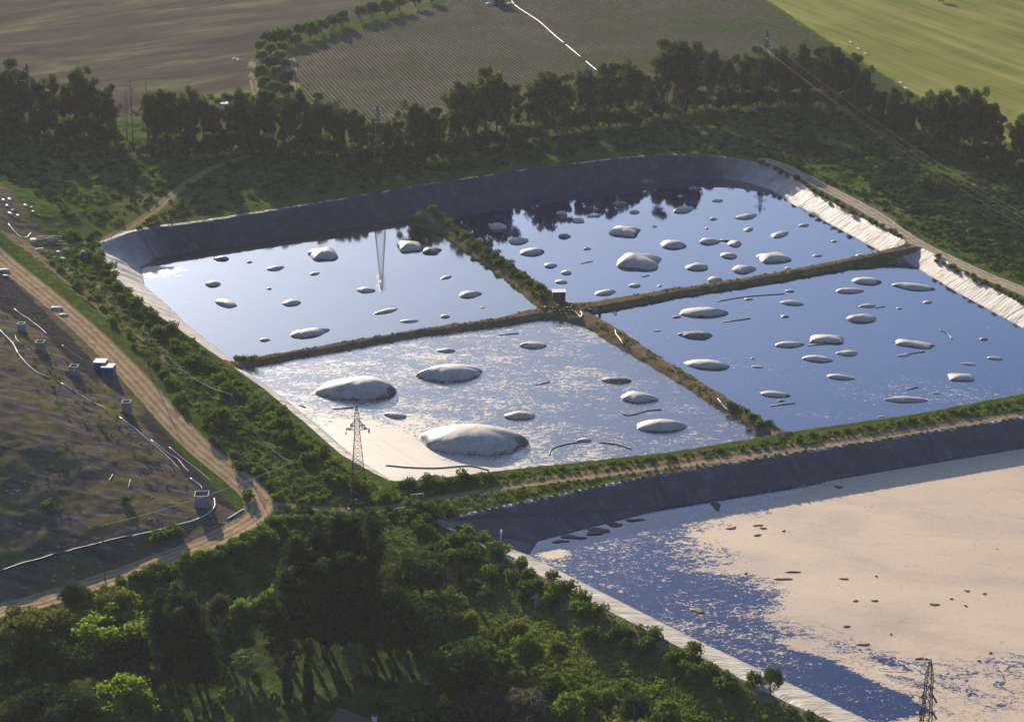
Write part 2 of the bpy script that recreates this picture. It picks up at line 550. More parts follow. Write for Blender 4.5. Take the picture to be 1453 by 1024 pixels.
def terrain(X, Y, full=False, noise=True):
    X = np.asarray(X, float); Y = np.asarray(Y, float)
    B = base_h(X, Y)
    h1, d1, c1, a1 = basin(P4, HC4, KK4, 0.0, B, X, Y, 3.5, 16.0)
    h2, d2, c2, a2 = mitre_basin(B, X, Y, 2.0, 9.0)
    h = np.minimum(h1, h2)
    dk = np.full(X.shape, 99.0)
    wob = (fbm(X, Y, 3.5, 5, 2) - 0.5) * 1.5
    near4 = d1 < c1 + 1.0
    for P, Z, W in DKS:
        d, i, t, s = seg_dist(P, X, Y, False)
        z = Z[i] * (1 - t) + Z[i + 1] * t
        w = W[i] * (1 - t) + W[i + 1] * t
        e = d + wob - w / 2
        hd = z - np.maximum(e, 0) / 1.5 - 0.12 * np.abs(np.minimum(e + 0.8, 0)) * 0
        h = np.where(near4, np.maximum(h, hd), h)
        dk = np.minimum(dk, np.where(near4, e, 99))
    rd = np.full(X.shape, 99.0); lat = np.zeros(X.shape); rid = np.full(X.shape, -1)
    for n, (k, (P, w)) in enumerate(RD.items()):
        d, i, t, s = seg_dist(P, X, Y, False)
        e = d - w
        m = e < rd
        rd = np.where(m, e, rd); lat = np.where(m, d * s, lat); rid = np.where(m, n, rid)
    # the main dirt road runs on a level bench
    P, w = RD['dirt_road']
    d, i, t, s = seg_dist(P, X, Y, False)
    j = np.minimum(i + 1, len(P) - 1)
    k = 1 - sstep(w + 0.3, w + 9.0, d)
    h = h * (1 - k) + (BENCH[i] * (1 - t) + BENCH[j] * t) * k
    if noise:
        amp = sstep(2.0, 13, rd) * sstep(2.0, 7.0, d1 - c1) * sstep(1.0, 6.0, d2 - c2) * (1 - sstep(800, 860, Y))
        h = h + amp * ((fbm(X, Y, 14, 2, 3) - 0.5) * 1.6 + (fbm(X, Y, 2.6, 9, 2) - 0.5) * 0.5)
        h = h - 0.22 * (1 - sstep(-0.6, 0.5, rd)) * (d1 > c1 + 0.5) * (d2 > c2 + 0.5) * (1 - sstep(800, 860, Y))
        # folds of the sheet on the banks
        f1 = (d1 > 0.3) & (d1 < c1); f2 = (d2 > 0.3) & (d2 < c2)
        h = h + f1 * (fbm(a1 * 1.0 + 1.5 * fbm(a1, d1, 6, 25, 2), d1 * 0.3, 1.9, 21, 3) - 0.5) * 0.55 + f2 * (fbm(a2, d2 * 0.25, 1.8, 22, 2) - 0.5) * 0.3
        h = h + 0.18 * np.exp(-((d1 - c1 - 0.2) / 0.5) ** 2) + 0.18 * np.exp(-((d2 - c2 - 0.2) / 0.5) ** 2)
    if not full:
        return h
    return h, dict(d1=d1, c1=c1, a1=a1, d2=d2, c2=c2, a2=a2, dk=dk, rd=rd, lat=lat, rid=rid)


def ground_hit(px, py):
    """where the line of sight of a photo point meets the ground"""
    dx, dy, dz = ray(px, py)
    t = np.linspace(280, 1700, 500)
    lo, hi = 280.0, 1700.0
    for k in range(2):
        t = np.linspace(lo, hi, 160)
        g = (CAM_H + t * dz) - terrain(dx * t, dy * t, noise=False)
        i = int(np.argmax(g < 0))
        i = max(i, 1)
        lo, hi = t[i - 1], t[i]
    tt = (lo + hi) / 2
    x, y = dx * tt, dy * tt
    return x, y, float(terrain(np.array([x]), np.array([y]))[0])


def top_hit(px, py, H):
    """foot of something H metres tall whose top shows at a photo point"""
    dx, dy, dz = ray(px, py)
    lo, hi = 260.0, 1500.0
    for k in range(2):
        t = np.linspace(lo, hi, 160)
        g = (CAM_H + t * dz) - terrain(dx * t, dy * t, noise=False) - H
        i = max(int(np.argmax(g < 0)), 1)
        lo, hi = t[i - 1], t[i]
    tt = (lo + hi) / 2
    x, y = dx * tt, dy * tt
    return x, y, float(terrain(np.array([x]), np.array([y]))[0])


def hz(x, y):
    return float(terrain(np.array([x]), np.array([y]))[0])


# ------------------------------------------------------------------ ground material
def ground_material():
    t = NT('ground')
    p = t.pos()
    zone = t.n('ShaderNodeSeparateXYZ', {0: t.attr('zone', 'Vector')})
    zl, zg, zd = zone.outputs[0], zone.outputs[1], zone.outputs[2]
    n1 = t.noise(p, 0.045, 4); n2 = t.noise(p, 0.35, 4); n3 = t.noise(p, 1.6, 5, 0.65); n4 = t.noise(p, 0.13, 4, 0.6)
    mixn = t.math('ADD', t.math('MULTIPLY', n2, 0.55), t.math('MULTIPLY', n3, 0.45))
    lush = t.ramp(mixn, [(0.30, (0.018, 0.030, 0.007)), (0.47, (0.042, 0.065, 0.014)), (0.58, (0.08, 0.105, 0.022)), (0.72, (0.14, 0.135, 0.042))])
    dry = t.ramp(mixn, [(0.30, (0.07, 0.052, 0.03)), (0.5, (0.165, 0.12, 0.065)), (0.7, (0.27, 0.21, 0.12))])
    st = t.scaled(p, (0.5, 2.2, 1), R(-8))
    ns = t.noise(st, 0.32, 6, 0.62, 0.6)
    land = t.ramp(ns, [(0.3, (0.045, 0.037, 0.032)), (0.5, (0.092, 0.074, 0.060)), (0.62, (0.14, 0.112, 0.085)), (0.78, (0.25, 0.205, 0.16))])
    patch = t.rng(t.math('ADD', n4, t.math('MULTIPLY', t.math('SUBTRACT', n3, 0.5), 0.35)), 0.47, 0.56)
    grass = t.mix(t.rng(n2, 0.42, 0.6), (0.14, 0.105, 0.045), (0.075, 0.088, 0.022))
    land = t.mix(t.math('MULTIPLY', patch, 0.85), land, grass)
    land = t.mix(t.rng(t.math('ADD', t.attr('darksoil'), t.math('MULTIPLY', t.math('SUBTRACT', mixn, 0.5), 1.2)), 0.35, 0.55, 0.0, 1.0), land, t.ramp(ns, [(0.35, (0.022, 0.02, 0.022)), (0.7, (0.055, 0.05, 0.052))]))
    wobble = t.math('MULTIPLY', t.math('SUBTRACT', mixn, 0.5), 1.5)
    c = t.mix(t.rng(t.math('ADD', zg, wobble), 0.42, 0.6), dry, lush)
    c = t.mix(t.rng(t.math('ADD', zl, wobble), 0.42, 0.58), c, land)
    c = t.mix(t.rng(t.math('ADD', zd, wobble), 0.45, 0.6), c, dry)
    # ploughed field
    sp = t.scaled(p, (0.35, 1.0, 1), R(-62))
    pl = t.noise(t.scaled(p, (0.010, 0.05, 1), R(40)), 1.0, 7, 0.66, 0.6)
    pl2 = t.noise(t.scaled(p, (0.06, 0.45, 1), R(40)), 1.0, 5, 0.7)
    pf = t.math('ADD', t.math('MULTIPLY', pl, 0.75), t.math('MULTIPLY', pl2, 0.25))
    plough = t.ramp(pf, [(0.36, (0.058, 0.044, 0.036)), (0.47, (0.08, 0.063, 0.047)), (0.54, (0.10, 0.09, 0.053)), (0.64, (0.155, 0.15, 0.066))])
    e = t.math('MULTIPLY', t.math('SUBTRACT', n2, 0.5), 3.0)
    c = t.mix(t.rng(t.math('ADD', t.attr('f_plough'), e), -0.6, 0.6), c, plough)
    vine = t.ramp(t.noise(p, 0.05, 4), [(0.35, (0.11, 0.088, 0.066)), (0.65, (0.14, 0.118, 0.086))])
    c = t.mix(t.rng(t.math('ADD', t.attr('f_vine'), e), -0.5, 0.5), c, vine)
    md1 = t.noise(t.scaled(p, (0.007, 0.10, 1), R(-69)), 1.0, 5, 0.6, 0.3)
    md2 = t.noise(t.scaled(p, (0.02, 0.42, 1), R(-69)), 1.0, 5, 0.72)
    md3 = t.noise(p, 0.02, 4, 0.6)
    mf = t.math('ADD', t.math('MULTIPLY', md1, 0.4), t.math('ADD', t.math('MULTIPLY', md2, 0.35), t.math('MULTIPLY', md3, 0.25)))
    meadow = t.ramp(mf, [(0.36, (0.09, 0.11, 0.022)), (0.48, (0.16, 0.165, 0.04)), (0.57, (0.22, 0.205, 0.058)), (0.68, (0.31, 0.265, 0.09))])
    c = t.mix(t.rng(t.math('ADD', t.attr('f_meadow'), e), -0.6, 0.6), c, meadow)
    # earth dikes
    dsoil = t.ramp(mixn, [(0.3, (0.06, 0.042, 0.025)), (0.5, (0.13, 0.09, 0.052)), (0.7, (0.24, 0.17, 0.10))])
    c = t.mix(t.rng(t.math('ADD', t.attr('dk'), t.math('MULTIPLY', t.math('SUBTRACT', n3, 0.5), 2.2)), 2.0, 1.2), c, dsoil)
    # sheeted banks
    lin = t.n('ShaderNodeSeparateXYZ', {0: t.attr('lin', 'Vector')})
    arc, ld, pale = lin.outputs[0], lin.outputs[1], lin.outputs[2]
    cv = t.n('ShaderNodeCombineXYZ', {0: t.math('MULTIPLY', arc, 0.8), 1: t.math('MULTIPLY', ld, 0.16), 2: 0.0}).outputs[0]
    fold = t.noise(cv, 1.4, 5, 0.6, 0.7)
    dust = t.noise(t.n('ShaderNodeCombineXYZ', {0: arc, 1: ld, 2: 0.0}).outputs[0], 0.22, 5, 0.62)
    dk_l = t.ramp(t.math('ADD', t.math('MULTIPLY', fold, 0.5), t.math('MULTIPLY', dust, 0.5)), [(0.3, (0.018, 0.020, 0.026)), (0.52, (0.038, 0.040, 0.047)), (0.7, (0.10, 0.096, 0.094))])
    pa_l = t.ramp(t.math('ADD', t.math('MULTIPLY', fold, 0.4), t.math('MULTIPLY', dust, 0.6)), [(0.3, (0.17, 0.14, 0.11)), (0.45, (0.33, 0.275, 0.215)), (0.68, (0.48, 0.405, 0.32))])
    liner = t.mix(pale, dk_l, pa_l)  # dark tones paint in the shaded banks, pale tones the sunlit ones
    seam = t.math('PINGPONG', t.math('ADD', arc, t.math('MULTIPLY', fold, 0.5)), 3.4)
    liner = t.mix(t.rng(seam, 0.16, 0.05, 0.0, 0.5), liner, (0.05, 0.046, 0.043))
    stainn = t.noise(t.n('ShaderNodeCombineXYZ', {0: t.math('MULTIPLY', arc, 0.5), 1: t.math('MULTIPLY', ld, 0.07), 2: 3.0}).outputs[0], 1.0, 4, 0.65)
    liner = t.mix(t.rng(stainn, 0.55, 0.7, 0.0, 0.55), liner, (0.085, 0.07, 0.055))
    scum = t.rng(t.math('ADD', ld, t.math('MULTIPLY', fold, 1.2)), 1.3, 0.6)
    liner = t.mix(t.math('MULTIPLY', scum, 0.7), liner, (0.045, 0.038, 0.034))
    lm = t.rng(t.attr('liner'), 0.12, -0.12)
    lipm = t.math('MULTIPLY', t.rng(t.math('ABSOLUTE', t.math('ADD', t.attr('lip'), t.math('MULTIPLY', t.math('SUBTRACT', fold, 0.5), 0.8))), 0.55, 0.25), t.math('MULTIPLY', t.rng(dust, 0.5, 0.58), t.math('SUBTRACT', 1.0, t.math('MULTIPLY', pale, 0.85))))
    # tracks
    lat = t.attr('lat'); rd = t.attr('road')
    wl = t.math('ADD', lat, t.math('MULTIPLY', t.math('SUBTRACT', n2, 0.5), 1.2))
    rut = t.math('SINE', t.math('MULTIPLY', wl, 3.4))
    rn = t.math('ADD', t.math('MULTIPLY', rut, 0.10), t.math('ADD', t.math('MULTIPLY', n3, 0.5), t.math('MULTIPLY', n2, 0.5)))
    road = t.ramp(rn, [(0.32, (0.19, 0.125, 0.066)), (0.5, (0.30, 0.205, 0.115)), (0.68, (0.41, 0.29, 0.17))])
    rpale = t.ramp(rn, [(0.32, (0.20, 0.165, 0.13)), (0.5, (0.36, 0.31, 0.25)), (0.68, (0.5, 0.43, 0.35))])
    road = t.mix(t.attr('rpale'), road, rpale)
    rm = t.rng(t.math('ADD', rd, t.math('MULTIPLY', t.math('SUBTRACT', mixn, 0.5), 3.0)), 0.35, -0.35)
    rm = t.math('MULTIPLY', rm, t.attr('rstr'))
    c = t.mix(rm, c, road)
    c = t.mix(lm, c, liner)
    c = t.mix(lipm, c, (0.38, 0.35, 0.31))
    hb = t.math('ADD', t.math('MULTIPLY', n3, 0.5), t.math('MULTIPLY', t.noise(p, 5.0, 4), 0.3))
    hb = t.math('MULTIPLY', hb, t.math('SUBTRACT', 1.0, t.math('MULTIPLY', lm, 0.8)))
    nm = t.bump(t.math('ADD', hb, t.math('MULTIPLY', t.math('MULTIPLY', fold, lm), 1.3)), 0.9, 0.55)
    rough = t.mix(lm, (0.95, 0.95, 0.95), (0.62, 0.62, 0.62))
    return t.done(t.bsdf(color=c, rough=rough, spec=t.math('MULTIPLY', lm, 0.25), normal=nm))


M_GROUND = ground_material()


# ------------------------------------------------------------------ ground sheets
def fields_sd(X, Y):
    out = {}
    for nm, P in (('f_plough', F_PLOUGH), ('f_vine', F_VINE), ('f_meadow', F_MEADOW)):
        out[nm] = np.clip(-sdf(P, X, Y)[0], -6, 6)
    return out


def soft(P, X, Y, w):
    return 1 - sstep(-w, w, sdf(P, X, Y)[0])


NAMES = ['ground', 'dirt_road', 'pond_bank', 'basin_bank', 'earth_dike', 'ploughed_field', 'crop_field', 'meadow', 'landfill_slope']
LINZ = {}


def make_sheet(xs, ys, near, drop=0.0):
    X, Y = np.meshgrid(xs, ys)
    X, Y = X.ravel(), Y.ravel()
    h, a = terrain(X, Y, full=True)
    h = h - drop
    at_ = fields_sd(X, Y)
    ny, nx = len(ys), len(xs)
    if near:
        zl = np.maximum(soft(Z_LAND, X, Y, 4), soft(Z_DUMP, X, Y, 4) * 0.8)
        zd = np.maximum(np.maximum(soft(Z_DRY, X, Y, 3) * 0.75, soft(Z_DRYS, X, Y, 0.7) * 0.9), soft(Z_SWB, X, Y, 1.5) * 0.7)
    else:
        zl = np.zeros(X.shape); zd = np.zeros(X.shape)
    at_['darksoil'] = np.maximum(soft(Z_DARK1, X, Y, 2.5), soft(Z_DARK2, X, Y, 3)) if near else np.zeros(X.shape)
    zg = 0.42 + 0.55 * (fbm(X, Y, 40, 3, 3))
    at_['zone'] = np.stack([zl, zg, zd], 1)
    l1 = np.maximum(-a['d1'] - 3, a['d1'] - a['c1'])
    l2 = np.maximum(-a['d2'] - 3, a['d2'] - a['c2'])
    dkc = np.clip(a['dk'], -5, 9)
    l1 = np.where(a['dk'] < 2.2, np.maximum(l1, 2.2 - a['dk']), l1)
    # along the low south bank the sheet is buried: earth and scrub reach the water
    i1 = sdf(P4, X, Y)[1]
    south = (i1 >= 11) & (i1 <= 19)
    l1 = np.where(south, np.maximum(l1, a['d1'] - 0.5), l1)
    one = np.abs(l1) < 0
    use1 = l1 < l2
    at_['liner'] = np.clip(np.minimum(l1, l2), -5, 5)
    at_['lip'] = np.clip(np.where(np.abs(a['d1'] - a['c1']) < np.abs(a['d2'] - a['c2']), np.where(south | (a['dk'] < 2.2), 9, a['d1'] - a['c1']), a['d2'] - a['c2']), -9, 9)
    # how pale the sheet is: sunlight painted in pale east and south-west, shade painted in dark elsewhere
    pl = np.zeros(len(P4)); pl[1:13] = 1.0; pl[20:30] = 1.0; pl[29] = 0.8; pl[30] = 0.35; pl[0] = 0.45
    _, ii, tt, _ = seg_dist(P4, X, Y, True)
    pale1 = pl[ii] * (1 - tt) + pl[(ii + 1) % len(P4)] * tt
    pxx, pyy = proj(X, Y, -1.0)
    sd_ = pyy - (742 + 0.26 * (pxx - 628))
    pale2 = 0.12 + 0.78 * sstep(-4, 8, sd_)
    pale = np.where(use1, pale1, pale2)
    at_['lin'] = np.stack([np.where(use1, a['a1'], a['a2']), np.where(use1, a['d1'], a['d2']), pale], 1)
    at_['dk'] = dkc
    at_['road'] = np.clip(a['rd'], -6, 6); at_['lat'] = np.clip(a['lat'], -9, 9)
    at_['rpale'] = np.where(a['rid'] == 2, 0.45, 0.0)
    at_['rstr'] = np.choose(np.clip(a['rid'], 0, 6), [1.0, 0.62, 0.95, 0.55, 0.9, 0.9, 0.7])
    idx = np.arange(nx * ny).reshape(ny, nx)
    Fq = np.stack([idx[:-1, :-1].ravel(), idx[:-1, 1:].ravel(), idx[1:, 1:].ravel(), idx[1:, :-1].ravel()], 1)

    def fm(v):
        return v[Fq].mean(1)
    cls = np.zeros(len(Fq), int)
    cls[fm(zl) > 0.5] = 8
    cls[fm(at_['f_plough']) > 0] = 5
    cls[fm(at_['f_vine']) > 0] = 6
    cls[fm(at_['f_meadow']) > 0] = 7
    cls[(fm(at_['road']) < 0.3)] = 1
    cls[fm(dkc) < 1.8] = 4
    f1 = fm(l1) < 0; f2 = fm(l2) < 0
    cls[f1] = 2
    cls[f2 & ~f1] = 3
    V = np.stack([X, Y, h], 1)
    return V, Fq, at_, cls, a


def emit(V, Fq, at_, cls):
    for c in np.unique(cls):
        f = Fq[cls == c]
        u, inv = np.unique(f, return_inverse=True)
        sub = {k: v[u] for k, v in at_.items()}
        o = obj_np(NAMES[c], V[u], inv.reshape(f.shape), M_GROUND, attrs=sub)
        tag(o, kind='structure')


NX = np.arange(-236, 296.1, 0.8); NY = np.arange(326, 880.1, 0.8)
SHEET_N = make_sheet(NX, NY, True)
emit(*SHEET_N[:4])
HGRID = SHEET_N[0][:, 2].reshape(len(NY), len(NX))
xf = np.arange(-560, 560.1, 2.8)
sf = make_sheet(xf, np.concatenate([[879.2], np.arange(882, 1500, 2.8)]), False, 0.06)
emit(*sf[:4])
for X0, X1, Y0, Y1, st in ((-560, -235, 326, 881, 6.0), (295, 560, 326, 881, 6.0), (-560, 560, -400, 327, 9.0)):
    s_ = make_sheet(np.linspace(X0, X1, int((X1 - X0) / st) + 2), np.linspace(Y0, Y1, int((Y1 - Y0) / st) + 2), True, 0.1)
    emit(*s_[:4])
# the plain on to the horizon
far_ring = [(-4000, -560, -4000, 4000), (560, 4000, -4000, 4000), (-560, 560, 1496, 4000), (-560, 560, -4000, -399)]
for X0, X1, Y0, Y1 in far_ring:
    s_ = make_sheet(np.linspace(X0, X1, max(8, int((X1 - X0) / 60))), np.linspace(Y0, Y1, max(8, int((Y1 - Y0) / 60))), False, 0.2)
    o = obj_np('ground', s_[0], s_[1], M_GROUND, attrs=s_[2])
    tag(o, kind='structure')


def gz(X, Y):
    """height of the near sheet (bilinear)"""
    fx = np.clip((np.asarray(X) - NX[0]) / 0.8, 0, len(NX) - 1.001); fy = np.clip((np.asarray(Y) - NY[0]) / 0.8, 0, len(NY) - 1.001)
    ix, iy = fx.astype(int), fy.astype(int)
    u, v = fx - ix, fy - iy
    H = HGRID
    return H[iy, ix] * (1 - u) * (1 - v) + H[iy, ix + 1] * u * (1 - v) + H[iy + 1, ix] * (1 - u) * v + H[iy + 1, ix + 1] * u * v


# ------------------------------------------------------------------ water
def water_material(name, bumpy, foamcol, rough=0.03, ior=1.75, body=(0.005, 0.013, 0.056)):
    t = NT(name)
    p = t.pos()
    film = t.attr('film')
    q = t.scaled(p, (0.55, 1.0, 1), R(12))
    w1 = t.noise(q, 0.85, 3, 0.6, 1.0); w2 = t.noise(q, 2.6, 3, 0.65, 0.6)
    nz = t.math('ADD', t.math('MULTIPLY', w1, 0.5), t.math('MULTIPLY', w2, 0.5))
    big = t.noise(t.scaled(p, (0.5, 1.0, 1), R(-16)), 0.09, 6, 0.62, 1.5)
    nz = t.math('ADD', t.math('MULTIPLY', nz, 0.72), t.math('MULTIPLY', big, 0.28))
    m = t.rng(t.math('ADD', film, t.math('MULTIPLY', t.math('SUBTRACT', nz, 0.5), 3.4)), 0.46, 0.56)
    # thin branching cracks between the rafts of foam
    ck = t.attr('crack')
    c1 = t.math('ABSOLUTE', t.math('SUBTRACT', t.noise(t.scaled(p, (0.45, 1, 1), R(-22)), 0.16, 6, 0.62, 1.2), 0.5))
    c2 = t.math('ABSOLUTE', t.math('SUBTRACT', t.noise(t.scaled(p, (0.5, 1, 1), R(10)), 0.33, 5, 0.6, 1.5), 0.5))
    open_ = t.math('SUBTRACT', t.math('MULTIPLY', t.math('SUBTRACT', ck, 0.12), 0.020), t.math('MINIMUM', c1, t.math('MULTIPLY', c2, 1.2)))
    m = t.math('MULTIPLY', m, t.rng(open_, 0.0, 0.006, 1.0, 0.0))
    tone = t.noise(t.scaled(p, (0.4, 1, 1), R(-14)), 0.06, 6, 0.6, 1.0)
    fine = t.noise(q, 2.2, 5, 0.6)
    ft = t.math('ADD', t.math('MULTIPLY', tone, 0.6), t.math('MULTIPLY', fine, 0.4))
    fc = t.ramp(ft, [(0.3, tuple(c * 0.74 for c in foamcol)), (0.5, foamcol), (0.7, tuple(min(1, c * 1.13) for c in foamcol))])
    thin = t.noise(t.scaled(p, (0.25, 1, 1), R(-10)), 0.22, 7, 0.68, 2.2)
    fc = t.mix(t.rng(thin, 0.55, 0.72, 0.0, 0.45), fc, tuple(c * 0.6 for c in foamcol))
    spk = t.noise(p, 0.9, 2, 0.5)
    fc = t.mix(t.rng(spk, 0.71, 0.76, 0.0, 0.7), fc, (0.16, 0.09, 0.05))
    foam = t.bsdf(color=fc, rough=t.rng(tone, 0.35, 0.65, 0.5, 0.7), spec=0.3, normal=t.bump(ft, 0.6, 0.12))
    b = t.bump(t.noise(t.scaled(p, (0.6, 1, 1)), 1.7, 3, 0.6), bumpy, 0.06)
    wat = t.bsdf(color=body, rough=rough, ior=ior, spec=0.5, normal=b)
    mx = t.n('ShaderNodeMixShader', {0: m, 1: wat, 2: foam})
    return t.done(mx.outputs[0])


M_WATER = water_material('pond_water', 0.02, (0.36, 0.275, 0.19), rough=0.05, body=(0.010, 0.012, 0.018))
M_WATER_UR = water_material('pond_water_ur', 0.02, (0.36, 0.275, 0.19))
M_WATER_C = water_material('pond_water_c', 0.06, (0.45, 0.38, 0.30), rough=0.07)
M_WATER_D = water_material('pond_water_d', 0.28, (0.45, 0.36, 0.26), rough=0.2, body=(0.012, 0.014, 0.022))
M_WATER_B = water_material('basin_water', 0.10, (0.45, 0.328, 0.21), rough=0.05, ior=1.5, body=(0.004, 0.010, 0.044))


def blob(px, py, rx, ry, x, y):
    """soft patch on the water: centre and radii from the photo, as an ellipse on the ground"""
    return np.exp(-(((x - px) / rx) ** 2 + ((y - py) / ry) ** 2))


def pond_cells():
    st = 1.25
    x0, y0 = P4.min(0) - 4; x1, y1 = P4.max(0) + 4
    xs = np.arange(x0, x1, st); ys = np.arange(y0, y1, st)
    X, Y = np.meshgrid(xs, ys); nx, ny = len(xs), len(ys)
    X, Y = X.ravel(), Y.ravel()
    d = sdf(P4, X, Y)[0]
    s1 = seg_dist(DK[0][0], X, Y, False)[3]; s2 = seg_dist(DK[1][0], X, Y, False)[3]
    px, py = proj(X, Y, 0.0)
    film = np.zeros(X.shape)
    film = np.maximum(film, 0.9 * blob(222, 384, 36, 9, px, py))
    right = s1 > 0
    pD = 0.40 + 0.42 * sstep(560, 690, py - (px - 560) * 0.14) - 0.16 * sstep(640, 980, px) + 0.5 * blob(520, 655, 90, 50, px, py)
    pD = np.maximum(pD, 0.95 * blob(560, 668, 120, 26, px, py))
    pC = 0.02 + 0.26 * blob(1080, 525, 80, 26, px, py) + 0.3 * blob(1330, 560, 140, 26, px, py) + 0.22 * blob(905, 470, 40, 18, px, py) + 0.2 * blob(1180, 590, 120, 14, px, py)
    idx = np.arange(nx * ny).reshape(ny, nx)
    Fq = np.stack([idx[:-1, :-1].ravel(), idx[:-1, 1:].ravel(), idx[1:, 1:].ravel(), idx[1:, :-1].ravel()], 1)
    keep = d[Fq].min(1) < 2.0
    fs1 = s1[Fq].mean(1); fs2 = s2[Fq].mean(1)
    V = np.stack([X, Y, 0 * X], 1)
    # s1 > 0: right of the long dike seen from the back; s2 > 0: beyond the cross dike
    for (a, b, mat, fl) in ((-1, 1, M_WATER, film), (1, 1, M_WATER_UR, film * 0), (1, -1, M_WATER_C, pC), (-1, -1, M_WATER_D, pD)):
        f = Fq[keep & (np.sign(fs1 + 1e-9) == a) & (np.sign(fs2 + 1e-9) == b)]
        if len(f) == 0:
            print('no cells', a, b)
            continue
        u, inv = np.unique(f, return_inverse=True)
        o = obj_np('pond_water', V[u], inv.reshape(f.shape), mat, attrs={'film': np.clip(fl[u], 0, 1)})
        tag(o, kind='structure')


pond_cells()

FOAM = [(955, 742), (1010, 722), (1100, 700), (1180, 684), (1297, 660), (1453, 634), (1700, 590), (1800, 1200), (1500, 1160), (1380, 1095), (1325, 1060), (1280, 1024), (1340, 1010), (1312, 999), (1302, 986), (1270, 975),
        (1239, 963), (1187, 935), (1146, 922), (1104, 910), (1140, 901), (1095, 893), (1062, 880), (1078, 862), (1094, 842), (1060, 828), (1010, 812), (980, 790), (955, 764)]


def big_water():
    st = 1.0
    x0, y0 = PB.min(0) - 4; x1, y1 = PB.max(0) + 4
    xs = np.arange(x0, x1, st); ys = np.arange(y0, y1, st)
    X, Y = np.meshgrid(xs, ys); nx, ny = len(xs), len(ys)
    X, Y = X.ravel(), Y.ravel()
    d = mitre_basin(np.zeros(X.shape), X, Y, 2.0, 9.0)[1]
    F = pts(FOAM, ZBIG)
    fd = sdf(F, X, Y)[0]
    px, py = proj(X, Y, ZBIG)
    w = np.where((px < 1100) & (py < 880), 22.0, 3.0)
    wide = sstep(1190, 1030, px) * sstep(925, 870, py)
    film = (0.10 + 0.14 * wide) + 0.85 * (1 - sstep(-0.75 - 25 * wide, 3.0 + 7 * wide, fd))
    film = np.maximum(film, 0.36 * blob(1040, 870, 110, 45, px, py))
    film = np.maximum(film, 0.34 * (1 - sstep(940, 1000, py)))
    film = np.maximum(film, 0.25)
    film -= 0.10 * blob(1220, 950, 60, 26, px, py)
    film = np.maximum(film, 0.95 * blob(787, 785, 26, 9, px, py) + 0.35 * blob(1020, 745, 60, 10, px, py) * 0)
    film -= 0.22 * blob(800, 758, 60, 9, px, py)
    # cracks between the rafts of foam
    cr = np.full(X.shape, 9e9)
    for L in ([(1062, 884), (1110, 886), (1150, 897), (1190, 912), (1225, 925), (1290, 941), (1345, 956)], [(1180, 915), (1240, 936), (1290, 950), (1345, 962), (1378, 966)], [(1285, 965), (1305, 972), (1345, 975), (1400, 986), (1440, 990)],
              [(1375, 958), (1400, 950), (1453, 937), (1520, 930)], [(1355, 950), (1370, 962), (1378, 985)], [(1395, 957), (1450, 948), (1520, 952)], [(1310, 1003), (1350, 1012), (1392, 1014)], [(1310, 986), (1350, 1000), (1420, 1000)],
              [(1440, 1000), (1500, 985)], [(1420, 975), (1460, 985)]):
        cr = np.minimum(cr, seg_dist(pts(L, ZBIG), X, Y, False)[0])
    crack = np.exp(-(cr / 4.5) ** 2) * (0.45 + 0.9 * fbm(X, Y, 12, 31, 2)) + 0.2 * blob(1290, 945, 200, 35, px, py)
    film -= 0.35 * np.exp(-(cr / 1.4) ** 2) * sstep(0.45, 0.6, fbm(X, Y, 7, 31, 2))
    film -= 0.25 * np.exp(-(cr / 4.0) ** 2) * sstep(0.56, 0.66, fbm(X * 0.45, Y, 2.6, 33, 3))
    film -= 0.10 * sstep(0.60, 0.72, fbm(X * 0.5, Y, 5, 35, 3)) * blob(1200, 925, 170, 34, px, py)
    idx = np.arange(nx * ny).reshape(ny, nx)
    Fq = np.stack([idx[:-1, :-1].ravel(), idx[:-1, 1:].ravel(), idx[1:, 1:].ravel(), idx[1:, :-1].ravel()], 1)
    f = Fq[d[Fq].min(1) < 2.5]
    u, inv = np.unique(f, return_inverse=True)
    o = obj_np('basin_water', np.stack([X, Y, 0 * X + ZBIG], 1)[u], inv.reshape(f.shape), M_WATER_B, attrs={'film': np.clip(film[u], 0, 1.2), 'crack': np.clip(crack[u], 0, 1)})
    tag(o, kind='structure')


big_water()

